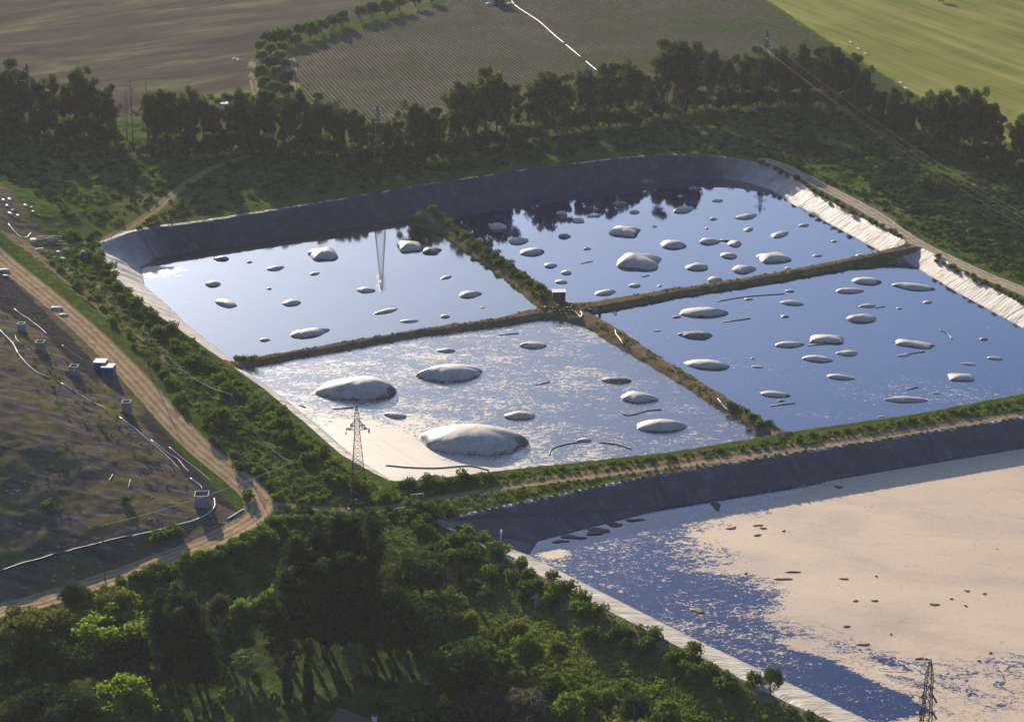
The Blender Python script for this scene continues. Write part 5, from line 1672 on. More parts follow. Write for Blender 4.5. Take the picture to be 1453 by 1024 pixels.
def scrub(name, areas, mat, label, cards, size, hratio=0.85):
    rr = np.random.default_rng(abs(hash(name)) % 1000 if False else len(name) * 7)
    XY, S = [], []
    for P, z, n, s0, s1, keep in areas:
        q = in_poly(pts(P, z), n, rr)
        if keep is not None:
            q = q[keep(q[:, 0], q[:, 1])]
        XY.append(q); S.append(s0 + (s1 - s0) * rr.random(len(q)) ** 1.5)
    XY = np.vstack(XY); S = np.concatenate(S)
    h, a = terrain(XY[:, 0], XY[:, 1], full=True)
    ok = (a['rd'] > 0.4) & ~((a['d1'] < a['c1'] - 0.2) & (a['dk'] > 0.8) & (sdf(P4, XY[:, 0], XY[:, 1])[1] > 19)) & (a['d2'] > a['c2'] + 0.4) & ((a['d1'] > 0.5) | (a['dk'] < 0.8)) & (h > 0.25 - 40 * (a['d1'] > 12))
    ok &= ~((a['d1'] < a['c1'] + 0.3) & ((sdf(P4, XY[:, 0], XY[:, 1])[1] < 11)) & (a['dk'] > 0.8))
    XY, S = XY[ok], S[ok]
    nearm = (XY[:, 1] < 879) & (np.abs(XY[:, 0] - 30) < 262)
    Z = np.where(nearm, gz(XY[:, 0], XY[:, 1]), terrain(XY[:, 0], XY[:, 1]))
    C = np.stack([XY[:, 0], XY[:, 1], Z + S * 0.18 * hratio], 1)
    Rad = np.stack([S, S, S * hratio], 1)
    n = len(S)
    k = np.repeat(np.arange(n), cards)
    m = len(k)
    d = unit(rr, m); d[:, 2] = np.abs(d[:, 2]) * 1.1 - 0.1
    r = 0.5 + 0.5 * rr.random(m) ** 0.6
    P = C[k] + d * Rad[k] * r[:, None]
    nn = unit(rr, m) + d * 0.6
    nn /= np.linalg.norm(nn, axis=1, keepdims=True)
    a_ = np.cross(nn, unit(rr, m)); a_ /= np.linalg.norm(a_, axis=1, keepdims=True) + 1e-9
    b_ = np.cross(nn, a_)
    s = (size * (0.55 + 0.8 * rr.random(m)) * np.clip(S[k], 0.5, 1.3))[:, None]
    V = np.stack([P - a_ * s * 0.62, P - b_ * s * 0.38, P + a_ * s * 0.62, P + b_ * s * 0.38], 1).reshape(-1, 3)
    tint = np.clip(0.62 * fbm(C[:, 0], C[:, 1], 9, 61, 2)[k] + 0.22 * rr.random(n)[k] + 0.25 * rr.random(m), 0, 1)
    o = obj_np(name, V, np.arange(4 * m).reshape(m, 4), mat, smooth=False, face_attrs={'tint': tint})
    return tag(o, label, 'vegetation', kind='stuff')


BELT_FLOOR = [(-80, 186), (160, 200), (330, 205), (520, 214), (640, 212), (760, 202), (940, 180), (1080, 150), (1180, 150), (1260, 186), (1453, 238), (1600, 290), (1600, 455), (1453, 392), (1330, 330), (1190, 262), (1070, 222), (900, 215), (700, 242), (480, 278), (260, 312), (180, 345), (120, 345), (60, 300), (-80, 255)]
SW_SCRUB = [(90, 345), (140, 355), (172, 392), (214, 436), (272, 478), (342, 530), (414, 580), (494, 645), (568, 690), (545, 716), (420, 712), (330, 640), (250, 562), (190, 500), (120, 430), (50, 372)]
NE_SCRUB = [(1060, 226), (1120, 232), (1200, 268), (1300, 325), (1453, 398), (1600, 460), (1600, 400), (1453, 345), (1300, 280), (1160, 225), (1080, 205)]
SDIKE = [(555, 688), (700, 674), (953, 646), (1125, 618), (1297, 592), (1453, 564), (1600, 545), (1600, 556), (1453, 582), (1297, 612), (1125, 642), (953, 665), (800, 690), (640, 730), (560, 725)]
SLOPE = [(530, 730), (630, 738), (735, 812), (860, 884), (980, 938), (1150, 1015), (1250, 1075), (1000, 1090), (820, 1060), (700, 1040), (640, 960), (560, 880), (500, 800)]
ROADSLOPE = [(-60, 898), (0, 880), (130, 846), (210, 824), (290, 796), (350, 766), (400, 738), (520, 732), (520, 800), (400, 830), (200, 870), (60, 900), (-60, 930)]
WOODFLOOR = [(-60, 900), (200, 860), (420, 800), (560, 800), (640, 900), (700, 1040), (400, 1090), (-60, 1090)]
LANDVEG = [(-100, 372), (30, 425), (120, 505), (210, 595), (290, 670), (340, 712), (290, 745), (180, 780), (0, 828), (-100, 860), (-100, 700), (40, 640), (60, 560), (-100, 480)]
GRASS = [(610, 790), (680, 812), (760, 860), (860, 905), (980, 960), (1120, 1020), (900, 1050), (780, 990), (700, 950), (640, 900)]
DIKE_A = [(600, 292), (622, 300), (700, 350), (795, 425), (805, 440), (770, 440), (690, 368), (625, 322)]
DIKE_R = [(830, 446), (930, 500), (1010, 548), (1070, 583), (1130, 616), (1105, 624), (1040, 588), (930, 520), (835, 462)]
DIKE_X = [(325, 508), (450, 487), (600, 462), (760, 437), (850, 425), (960, 406), (1100, 383), (1200, 362), (1300, 340), (1310, 355), (1200, 378), (1100, 397), (960, 419), (850, 440), (760, 452), (600, 476), (450, 500), (330, 522)]
patchy = lambda th, sz, sd: (lambda x, y: fbm(x, y, sz, sd, 3) > th)
scrub('scrub', [(BELT_FLOOR, 5.5, 1300, 0.5, 1.4, patchy(0.5, 16, 71)), (SW_SCRUB, 4.5, 1500, 0.4, 1.1, None), (NE_SCRUB, 5.5, 700, 0.4, 1.3, patchy(0.45, 9, 73)), (SDIKE, 1.4, 1000, 0.25, 0.6, None),
                (SLOPE, -3, 1300, 0.5, 1.3, lambda x, y: (fbm(x, y, 10, 75, 3) > 0.47) & ~inside(pts(GRASS, -2.5), x, y)), (ROADSLOPE, -1.5, 600, 0.5, 1.1, patchy(0.42, 9, 76)), (WOODFLOOR, -6, 260, 0.6, 1.3, None)],
      M_BUSH, 'dense green scrub covering the banks and slopes around the ponds', 46, 0.5)
scrub('dark_scrub', [(BELT_FLOOR, 5.5, 2400, 0.5, 1.4, None), ([(1080, 195), (1230, 215), (1453, 285), (1600, 330), (1600, 440), (1453, 388), (1340, 332), (1260, 285), (1200, 238)], 4.2, 2200, 0.5, 1.4, None)],
      M_DKLEAF, 'dark scrub in front of the eucalyptus belt', 40, 0.6)
scrub('dry_scrub', [(LANDVEG, 8, 900, 0.3, 0.85, patchy(0.5, 13, 81)), (DIKE_A, 1.4, 900, 0.4, 0.9, None), (DIKE_R, 1.0, 420, 0.25, 0.6, patchy(0.5, 5, 82)), (DIKE_X, 1.2, 800, 0.2, 0.5, patchy(0.42, 4, 84)), (SW_SCRUB, 4.5, 500, 0.3, 0.7, patchy(0.5, 12, 83))],
      M_OLIVE, 'low dry scrub on the dikes and the landfill slope', 34, 0.4)
scrub('grass', [(GRASS, -2.5, 7500, 0.3, 0.75, None), (SLOPE, -3, 1800, 0.2, 0.5, None), (SW_SCRUB, 4.5, 2400, 0.2, 0.45, None), (SDIKE, 1.4, 1600, 0.15, 0.35, None), (NE_SCRUB, 5.5, 1200, 0.25, 0.55, None)],
      M_TUFT, 'rough grass on the slopes and dikes', 14, 0.38)


# ------------------------------------------------------------------ rows of the crop
def crop_rows():
    a = np.array(at(620, 40, 4)[:2]); b = np.array(at(700, 105, 4)[:2])
    u = (b - a) / np.hypot(*(b - a)); v = np.array([-u[1], u[0]])
    sp = 1.75
    c = F_VINE.mean(0)
    V, F, T = [], [], []
    rr = np.random.default_rng(5)
    ts = np.arange(-420, 420, 3.5)
    nb = 0
    for k in range(-190, 190):
        q = c + v * (k * sp)
        X = q[0] + u[0] * ts; Y = q[1] + u[1] * ts
        ok = inside(F_VINE, X, Y) & (Y < 1480)
        if ok.sum() < 2:
            continue
        i0, i1 = np.where(ok)[0][[0, -1]]
        X, Y = X[i0:i1 + 1], Y[i0:i1 + 1]
        n = len(X)
        Z = terrain(X, Y, noise=False)
        lush = 0.45 + 0.7 * fbm(X, Y, 45, 91, 3) + 0.35 * (1 - sstep(800, 900, Y)) + 0.15 * rr.normal(size=n)
        w = 0.5 * np.clip(lush, 0.4, 1.2); hh = 0.55 * np.clip(lush, 0.35, 1.3)
        j = rr.normal(size=n) * 0.06
        A = np.stack([X - v[0] * w + j, Y - v[1] * w, Z - 0.05], 1)
        B = np.stack([X + j, Y, Z + hh], 1)
        D = np.stack([X + v[0] * w + j, Y + v[1] * w, Z - 0.05], 1)
        V.append(np.stack([A, B, D], 1).reshape(-1, 3))
        i = nb + np.arange(n - 1) * 3
        F.append(np.stack([i, i + 3, i + 4, i + 1], 1)); F.append(np.stack([i + 1, i + 4, i + 5, i + 2], 1))
        tt = np.clip(lush[:-1] - 0.35 + 0.1 * rr.normal(size=n - 1), 0, 1)
        T.append(tt); T.append(tt)
        nb += n * 3
    o = obj_np('crop_rows', np.vstack(V), np.vstack(F), M_CROP, smooth=False, face_attrs={'tint': np.concatenate(T)})
    tag(o, 'long parallel rows of green crop plants on brown soil beyond the tree belt', 'crop', kind='stuff')


M_CROP = leaf_material('crop_leaves', [(0.1, (0.05, 0.055, 0.03)), (0.5, (0.06, 0.08, 0.03)), (0.9, (0.075, 0.115, 0.03))], 0.3)
crop_rows()

# ------------------------------------------------------------------ lattice pylons
M_STEEL = plain('galvanised_steel', (0.03, 0.031, 0.033), 0.8, var=0.2, spec=0.15)
M_STEELD = plain('dark_steel', (0.02, 0.02, 0.021), 0.8, var=0.3, spec=0.1)
M_INS = plain('glass_insulator', (0.42, 0.44, 0.44), 0.15, var=0.1, spec=0.6)
M_INSD = plain('brown_insulator', (0.05, 0.04, 0.036), 0.35, var=0.1)
M_CONC = plain('concrete', (0.20, 0.19, 0.175), 0.85, var=0.25, bump=0.3)
M_WIRE = plain('cable', (0.16, 0.15, 0.13), 0.6, var=0.1)


def pylon(px, topy, basepx, basey, label, H=None, w0=2.6, arms=((0.80, 2.9), (0.92, 2.3)), rz=0.0, steel=None, ins=None, dense=9):
    steel = steel or M_STEEL
    x, y, z = ground_hit(basepx, basey)
    dx, dy, dz = ray(px, topy)
    if H is None:
        H = CAM_H + dz / dy * y - z
    return pylon_xyz(x, y, z, H, label, w0, arms, rz, steel, ins or M_INS, dense)


PYL = {}


def pylon_xyz(x, y, z, H, label, w0, arms, rz, steel, ins, dense):
    root = empty('lattice_pylon', (x, y, z), rz)
    neck = H * 0.86

    def hw(u):
        return (w0 + (0.55 - w0) * min(u / 0.76, 1.0)) if u < 0.76 else max(0.08, 0.55 * (1 - max(0, u - 0.88) / 0.12))
    for sx in (-1, 1):
        for sy in (-1, 1):
            P = [(sx * hw(u), sy * hw(u), H * u - (0.3 if u == 0 else 0)) for u in (0, 0.25, 0.5, 0.76, 0.88, 0.995)]
            MB().tube(P, [0.11, 0.105, 0.095, 0.085, 0.07, 0.05], 4).build('leg', steel, root)
    m = MB()
    us = [0]
    for k in range(dense + 6):
        us.append(min(0.97, us[-1] + 0.105 * (1 - 0.62 * us[-1])))
        if us[-1] >= 0.96:
            break
    for a, b in zip(us[:-1], us[1:]):
        for q in range(4):
            c0 = [(-1, -1), (1, -1), (1, 1), (-1, 1)][q]; c1 = [(-1, -1), (1, -1), (1, 1), (-1, 1)][(q + 1) % 4]
            wa, wb = hw(a), hw(b)
            m.tube([(c0[0] * wa, c0[1] * wa, H * a), (c1[0] * wb, c1[1] * wb, H * b)], 0.036, 4)
            m.tube([(c1[0] * wa, c1[1] * wa, H * a), (c0[0] * wb, c0[1] * wb, H * b)], 0.036, 4)
            m.tube([(c0[0] * wb, c0[1] * wb, H * b), (c1[0] * wb, c1[1] * wb, H * b)], 0.045, 4)
    m.build('bracing', steel, root)
    tips = []
    for u, L in arms:
        zz = H * u
        for sx in (-1, 1):
            w = hw(u)
            am = MB()
            for sy in (-1, 1):
                am.tube([(sx * w, sy * w, zz), (sx * L, 0, zz + 0.05)], 0.07, 4)
                am.tube([(sx * w, sy * w, zz + 1.0), (sx * L, 0, zz + 0.1)], 0.06, 4)
                for f in (0.3, 0.6):
                    am.tube([(sx * (w + (L - w) * f), sy * w * (1 - f), zz), (sx * (w + (L - w) * f), sy * w * (1 - f), zz + 1.0 - 0.9 * f)], 0.04, 4)
            am.build('crossarm', steel, root)
            # strain insulators on both sides of the arm tip
            for sy in (-1, 1):
                ib = MB()
                P = [(sx * L, sy * 0.15, zz - 0.02), (sx * L, sy * 1.5, zz - 0.28)]
                ib.tube(P, 0.05, 5)
                for j in range(9):
                    f = 0.14 + 0.09 * j
                    c = [P[0][i] + (P[1][i] - P[0][i]) * f for i in range(3)]
                    ib.tube([(c[0], c[1] - 0.04 * sy, c[2]), (c[0], c[1] + 0.04 * sy, c[2] - 0.01)], 0.19, 8)
                ib.build('insulator', ins, root, smooth=False)
            jm = MB().tube([(sx * L, -1.5, zz - 0.28), (sx * L, -0.7, zz - 1.0), (sx * L, 0, zz - 1.25), (sx * L, 0.7, zz - 1.0), (sx * L, 1.5, zz - 0.28)], 0.035, 4)
            jm.build('jumper_wire', steel, root)
            c, s = math.cos(rz), math.sin(rz)
            tips.append({sy: (x + c * sx * L - s * sy * 1.5, y + s * sx * L + c * sy * 1.5, z + zz - 0.28) for sy in (-1, 1)})
    f = MB()
    for sx in (-1, 1):
        for sy in (-1, 1):
            f.box(sx * w0 - 0.45, sx * w0 + 0.45, sy * w0 - 0.45, sy * w0 + 0.45, -0.6, 0.25)
    f.build('footing', M_CONC, root)
    tag(root, label, 'pylon', 'lattice power pylons')
    return tips


def line_yaw(a, b):
    """turn so that the wires leave along +y of the tower"""
    return math.atan2(b[1] - a[1], b[0] - a[0]) - math.pi / 2


pA = at(46, 199, 6.0); pB = at(538, 258, 6.5); pC = at(1084, 160, 5.0); pF = at(1640, 520, 5.0)
pD = ground_hit(510, 727); pE = at(1306, 1128, 0.0)
TA = pylon(46, 90, 46, 199, 'leftmost lattice pylon, only its head showing above the tree belt', rz=line_yaw(pA, pB), w0=2.2)
TB = pylon(537, 148, 538, 258, 'middle lattice pylon with white insulators standing before the tree belt', rz=line_yaw(pA, pC), w0=2.0)
TC = pylon(1084, 42, 1084, 160, 'right lattice pylon rising out of the tallest part of the tree belt', rz=line_yaw(pB, pC) - 0.35, w0=2.4, steel=M_STEELD)
TF = pylon_xyz(pF[0], pF[1], hz(pF[0], pF[1]), 27.0, 'lattice pylon beyond the right edge of the picture', 2.4, ((0.80, 2.9), (0.92, 2.3)), line_yaw(pC, pF), M_STEEL, M_INS, 9)
TD = pylon(505, 572, 510, 727, 'nearest tall dark lattice pylon between the dirt road and the foam covered pond', rz=R(6), w0=2.15, steel=M_STEELD, ins=M_INSD, arms=((0.765, 2.6), (0.80, 1.6)))
TE = pylon_xyz(pE[0], pE[1], hz(pE[0], pE[1]), 27.0, 'dark lattice pylon before the foam at the lower right edge', 1.45, ((0.60, 1.3), (0.72, 1.1)), R(8), M_STEELD, M_INSD, 12)


def cable(a, b, sag, r, label, group, mat=None):
    P = []
    for k in range(25):
        t = k / 24
        P.append((a[0] + (b[0] - a[0]) * t, a[1] + (b[1] - a[1]) * t, a[2] + (b[2] - a[2]) * t - sag * 4 * t * (1 - t)))
    o = MB().tube(P, r, 5).build('power_cable', mat or M_WIRE, smooth=True)
    return tag(o, label, 'cable', group)


def near_tip(tip, other):
    return min(tip.values(), key=lambda p: (p[0] - other[0]) ** 2 + (p[1] - other[1]) ** 2)


NOTE = ['lower left', 'lower right', 'upper left', 'upper right']
for i in range(4):
    cable(near_tip(TA[i], pB), near_tip(TB[i], pA), 3.0, 0.018, 'thin power cable between the leftmost and the middle pylon', 'cables from the leftmost to the middle pylon')
    cable(near_tip(TB[i], pC), near_tip(TC[i], pB), 3.5, 0.018, 'thin power cable between the middle and the right pylon', 'cables from the middle to the right pylon')
    if i != 2:
        cable(near_tip(TC[i], pF), near_tip(TF[i], pC), 5.0, 0.015, f'pale power cable from the {NOTE[i]} arm of the right pylon down to the right', 'cables from the right pylon to the right edge')
    cable(near_tip(TD[i], pE), near_tip(TE[i], pD), 4.0, 0.012, 'very thin cable between the nearest pylon and the one at lower right', 'cables from the nearest pylon', M_DARK)

# ------------------------------------------------------------------ wooden utility poles and their wire
M_POLE = plain('weathered_pole', (0.085, 0.078, 0.07), 0.85, var=0.3)
POLES = [((211, 471), (211, 524), 'utility pole beside the dirt road near the blue cabins'), ((330, 558), (331, 632), 'tall utility pole in the green scrub between road and foam pond'),
         ((417, 655), (417, 704), 'utility pole at the road bend left of the nearest pylon'), ((146, 745), (149, 822), 'utility pole at the lower road before the grey slope')]
tops = []
for (tx, ty), (bx, by), lab in POLES:
    x, y, z = ground_hit(bx, by)
    dx, dy, dz = ray(tx, ty)
    H = CAM_H + dz / dy * y - z
    root = empty('utility_pole', (x, y, z))
    MB().tube([(0, 0, -0.6), (0, 0, H)], [0.14, 0.09], 8).build('pole', M_POLE, root, smooth=True)
    MB().box(-0.5, 0.5, -0.06, 0.06, H - 0.35, H - 0.22).build('crossarm', M_POLE, root)
    for sx in (-0.42, 0.42):
        MB().lathe([(0.03, 0), (0.07, 0.05), (0.05, 0.1), (0.07, 0.15), (0.02, 0.2)], 8, (sx, 0, H - 0.22)).build('insulator', M_INS, root)
    tag(root, lab, 'utility pole', 'utility poles of the thin wire')
    tops.append((x, y, z + H - 0.05))
M_WIREP = plain('pale_wire', (0.36, 0.34, 0.30), 0.5, var=0.1)
for a, b, s, lab in ((0, 1, 3.2, 'sagging wire between the pole near the blue cabins and the tall scrub pole'), (1, 2, 3.0, 'sagging pale wire between the tall scrub pole and the road bend pole'), (2, 3, 1.2, 'pale wire from the road bend pole across the road to the lower pole')):
    o = cable(tops[a], tops[b], s, 0.024, lab, 'wires of the utility poles', M_WIREP)
    o.name = 'utility_wire'

# ------------------------------------------------------------------ blue cabins, chambers and pipes on the landfill
M_BLUE = plain('blue_paint', (0.022, 0.065, 0.21), 0.45, var=0.2)
M_BLUE2 = plain('dark_blue_paint', (0.015, 0.045, 0.15), 0.45, var=0.2)
M_WHITE = plain('white_paint', (0.58, 0.55, 0.48), 0.6, var=0.12)
M_PIPE = plain('white_pipe', (0.55, 0.51, 0.45), 0.5, var=0.12)
M_IRON = plain('rusty_iron', (0.09, 0.055, 0.04), 0.8, var=0.4)


M_ROOFC = plain('cabin_roof', (0.30, 0.29, 0.27), 0.7, var=0.2)


def cabin(px, py, label):
    x, y, z = ground_hit(px, py)
    root = empty('metal_cabin', (x, y, z), R(-4))
    MB().box(-1.45, 1.45, -1.45, 1.45, -0.2, 2.75).build('body', M_BLUE, root)
    MB().box(-1.6, 1.6, -1.6, 1.6, 2.753, 2.87).build('roof', M_ROOFC, root)
    d = MB().box(-0.5, 0.5, -1.51, -1.453, 0.05, 2.1).build('door', M_BLUE2, root)
    MB().box(0.3, 0.4, -1.57, -1.513, 1.0, 1.15).build('handle', M_IRON, d)
    for sx in (-1, 1):
        for sy in (-1, 1):
            MB().box(sx * 1.45 - 0.07, sx * 1.45 + 0.07, sy * 1.45 - 0.07, sy * 1.45 + 0.07, -0.2, 2.75).build('corner_post', M_BLUE2, root)
    for k in range(3):
        MB().box(0.75 + 0.2 * k, 0.83 + 0.2 * k, -1.49, -1.453, 1.5, 2.2).build('vent_slat', M_BLUE2, root)
    return tag(root, label, 'cabin', 'blue cabins beside the dirt road')


cabin(143.5, 526, 'left rear one of two blue metal cabins with a pale roof by the road')
cabin(154.5, 533, 'right front one of two blue metal cabins with a pale roof by the road')


def chamber(px, py, w, h, label, rust=False, plate=False):
    x, y, z = ground_hit(px, py)
    root = empty('concrete_chamber', (x, y, z), R(random.uniform(-6, 6)))
    a, t = w / 2, 0.22
    for x0, x1, y0, y1 in ((-a, a, -a, -a + t), (-a, a, a - t, a), (-a, -a + t, -a + t + 0.002, a - t - 0.002), (a - t, a, -a + t + 0.002, a - t - 0.002)):
        MB().box(x0, x1, y0, y1, -0.3, h).build('wall', M_CONC, root)
    MB().box(-a + t + 0.003, a - t - 0.003, -a + t + 0.003, a - t - 0.003, h - 0.9, h - 0.75).build('cover', M_IRON if rust else M_CONC, root)
    if plate:
        MB().box(0.1, 0.45, -a - 0.05, -a - 0.003, h * 0.45, h * 0.85).build('plate', M_WHITE, root)
    return tag(root, label, 'chamber', 'square concrete chambers on the landfill slope')


chamber(31, 471, 1.9, 2.2, 'square concrete chamber highest up the landfill slope, left of the others')
chamber(58, 496, 2.3, 2.2, 'square concrete chamber between the highest one and the one with a white plate')
chamber(106, 531, 2.2, 2.3, 'square concrete chamber with a small white plate, left of the blue cabins', True, True)
chamber(180.5, 585, 2.2, 3.0, 'tall square concrete chamber standing by the dark strip beside the road')
chamber(287, 714, 3.3, 2.7, 'largest open topped grey concrete chamber above the road bend')


def on_ground(points, up, n=5):
    P = []
    for a, b in points:
        x, y, z = ground_hit(a, b)
        P.append((x, y))
    P = smooth_line(np.array(P), n)
    z = terrain(P[:, 0], P[:, 1])
    return [(p[0], p[1], q + up) for p, q in zip(P, z)]


PIPES = [([(-20, 455), (0, 472), (18, 489), (28, 506), (42, 521), (58, 532), (70, 536)], 0.22, 'long white pipe winding down the landfill slope at the left edge', M_PIPE),
         ([(87, 544), (105, 554), (124, 566), (140, 574), (151, 581)], 0.15, 'straight white pipe below the chamber with the white plate', M_PIPE),
         ([(170, 592), (190, 607), (210, 624), (235, 645), (256, 667)], 0.16, 'pair forming long white pipe along the dark strip, upper one', M_PIPE),
         ([(214, 624), (236, 641), (252, 651), (260, 661), (268, 670)], 0.14, 'kinked white pipe right of the long one by the dark strip', M_PIPE),
         ([(270, 678), (284, 689), (287, 694)], 0.12, 'short white pipe ending at the largest grey chamber', M_PIPE),
         ([(240, 634), (262, 652), (282, 667), (300, 683)], 0.07, 'thin pale pipe nearest the road on the dark strip', M_PIPE),
         ([(186, 762), (215, 755), (240, 747), (262, 742), (285, 734), (300, 724), (305, 716), (304, 707)], 0.2, 'curved white pipe around the largest grey chamber', M_PIPE),
         ([(0, 811), (40, 797), (80, 786), (130, 775), (186, 762)], 0.3, 'thick black pipe at the foot of the grey slope', M_DARK),
         ([(322, 737), (334, 730), (346, 722)], 0.2, 'short white pipe lying at the inner side of the road bend', M_PIPE),
         ([(20, 438), (45, 455), (70, 478)], 0.08, 'thin pale pipe beside the highest chamber', M_PIPE),
         ([(88, 490), (105, 501), (118, 510)], 0.08, 'thin pale pipe just above the blue cabins', M_PIPE),
         ([(21, 477), (25, 485), (35, 492), (44, 499)], 0.08, 'thin bent pale pipe between the two upper chambers', M_PIPE),
         ([(155, 680), (157, 676), (160, 671)], 0.12, 'short upright looking white pipe piece on the grey slope', M_PIPE),
         ([(182, 690), (184, 684), (185, 680)], 0.12, 'short white pipe piece right of another one on the grey slope', M_PIPE),
         ([(180, 822), (196, 817), (215, 811)], 0.1, 'pale pipe at the upper edge of the lower dirt road', M_PIPE),
         ([(12, 318), (22, 330), (34, 338), (44, 330)], 0.16, 'looped white pipe beside the timber heap at the upper left', M_PIPE),
         ([(80, 346), (100, 347)], 0.16, 'straight white pipe right of the timber heap', M_PIPE)]
for P, r, lab, mat in PIPES:
    o = MB().tube(on_ground(P, r * 0.6), r * 0.75, 7).build('pipe', mat, smooth=True)
    tag(o, lab.replace('pair forming ', ''), 'pipe', 'pipes on the landfill slope')
# pale irrigation pipe in the crop field, its end behind the belt
o = MB().tube(on_ground([(726, 2), (733, 10), (748, 20), (766, 32), (786, 50), (804, 65), (822, 80), (840, 95), (880, 128)], 0.2), 0.17, 6).build('field_pipe', M_PIPE, smooth=True)
tag(o, 'long straight pale irrigation pipe running through the crop rows to the belt', 'pipe')

# white sacks on the upper left slope and litter
M_SACK = plain('white_sack', (0.46, 0.43, 0.38), 0.6, var=0.1)


def sack(px, py, w, l, rz, label, group, mat=None, cat='sack'):
    x, y, z = ground_hit(px, py)
    m = MB()
    n = 12
    v = []
    for (f, zz) in ((0.85, 0), (1, 0.4), (0.8, 0.75), (0.3, 0.9)):
        for k in range(n):
            t = 2 * math.pi * k / n
            v.append((l / 2 * f * math.copysign(abs(math.cos(t)) ** 0.6, math.cos(t)), w / 2 * f * math.copysign(abs(math.sin(t)) ** 0.6, math.sin(t)), zz * w * 0.6 - 0.05))
    m.add(v, [(i * n + q, i * n + (q + 1) % n, (i + 1) * n + (q + 1) % n, (i + 1) * n + q) for i in range(3) for q in range(n)] + [tuple(3 * n + q for q in range(n))])
    o = m.build('sack', mat or M_SACK, smooth=True)
    o.location = (x, y, z)
    o.rotation_euler = (0, 0, rz)
    return tag(o, label, cat, group)


for px, py, l, rz, lab in [(5, 284, 2.8, -1.2, 'leftmost long white sack on the ribbed slope at upper left'), (10, 291, 2.6, -1.2, 'long white sack just below the leftmost one on the ribbed slope'), (13.5, 283, 3.0, -1.1, 'white sack right of the leftmost one on the ribbed slope'),
                           (36, 291.5, 2.6, -1.0, 'white sack highest at the right on the ribbed slope'), (45, 294.5, 1.0, 0, 'tiny white sack right of the highest right one'), (25.5, 306, 2.2, -1.0, 'white sack in the lower middle of the ribbed slope'),
                           (14.5, 304, 3.4, -1.0, 'longest white sack low on the ribbed slope'), (47, 301.5, 1.4, -1, 'small white sack low at the right of the ribbed slope'), (18, 298, 1.0, 0, 'tiny white sack between the two rows on the ribbed slope')]:
    sack(px, py, 0.9, l, rz, lab, 'white sacks on the ribbed slope')
M_PINK = plain('pale_rubble', (0.55, 0.44, 0.38), 0.8, var=0.25)
for px, py, w, l, lab in [(83, 359, 1.2, 1.8, 'upper white scrap pile in the scrub near the pond corner'), (88, 369, 1.6, 2.6, 'larger white scrap pile in the scrub near the pond corner'), (76, 366, 0.9, 1.6, 'thin white scrap left of the larger pile near the pond corner'),
                          (94, 384, 0.8, 1.2, 'single white scrap below the piles near the pond corner'), (56, 355, 1.4, 3.0, 'pinkish rubble heap left of the scrap piles'), (6, 384, 1.5, 3.4, 'pale rubble heap on the dark soil left of the dirt road'),
                          (8, 392, 0.9, 2.2, 'small pale rubble strip under the heap left of the dirt road'), (80, 437, 1.3, 3.6, 'white rubble heap at the road edge above the chambers'), (90, 446, 0.9, 2.6, 'white rubble strip at the road edge right of the heap'),
                          (126, 425, 0.6, 2.6, 'pale plank like scrap in the dry strip beside the road'), (590, 737, 0.9, 1.6, 'white scrap in the scrub below the track'), (505, 709, 0.6, 0.9, 'white scrap between the legs of the nearest pylon')]:
    sack(px, py, w, l, random.uniform(-0.5, 0.5), lab, None, M_PINK if 'pink' in lab else M_SACK, 'scrap')
# timber heap
root = None
x, y, z = ground_hit(62, 340)
root = empty('timber_heap', (x, y, z))
for k in range(16):
    a = random.uniform(-0.5, 0.5)
    cx, cy = random.uniform(-4.2, 4.2), random.uniform(-3.2, 3.2)
    L = random.uniform(1.5, 3.4)
    zz = 0.25 + 0.3 * (k % 3)
    MB().tube([(cx - L * math.cos(a), cy - L * math.sin(a), zz), (cx + L * math.cos(a), cy + L * math.sin(a), zz + random.uniform(-0.1, 0.3))], random.uniform(0.14, 0.26), 6).build('log', M_BARKP, root)
tag(root, 'heap of pale logs at the foot of the ribbed slope in the upper left', 'log heap')
# white tank box near the heap
x, y, z = ground_hit(47, 344)
root = empty('plastic_tank', (x, y, z))
MB().box(-0.75, 0.75, -0.6, 0.6, 0.12, 1.15).build('body', M_WHITE, root)
MB().box(-0.8, 0.8, -0.65, 0.65, -0.1, 0.117).build('pallet', M_BARK, root)
MB().lathe([(0.2, 0), (0.2, 0.1)], 10, (0, 0, 1.153)).build('lid', M_WHITE, root)
tag(root, 'small white box tank left of the timber heap', 'tank')
# dome shaped pale tank lying open
x, y, z = ground_hit(119, 366)
root = empty('dome_tank', (x, y, z), R(20))
v, f = [], []
n, nr = 18, 7
for j in range(nr + 1):
    ph = j / nr * math.pi / 2
    for k in range(n):
        t = 2 * math.pi * k / n
        v.append((1.35 * math.cos(ph) * math.cos(t), 1.35 * math.cos(ph) * math.sin(t), 2.5 * math.sin(ph)))
for j in range(nr):
    for k in range(n):
        t = 2 * math.pi * (k + 0.5) / n
        if j < 4 and 3.6 < t < 4.7:
            continue
        f.append((j * n + k, j * n + (k + 1) % n, (j + 1) * n + (k + 1) % n, (j + 1) * n + k))
MB().add(v, f).build('shell', M_PINK, root, smooth=True)
MB().box(-0.9, 0.9, -0.9, 0.9, 0.02, 0.1).build('floor', M_IRON, root)
tag(root, 'pale dome shaped tank with an open side in the scrub by the pond corner', 'tank')

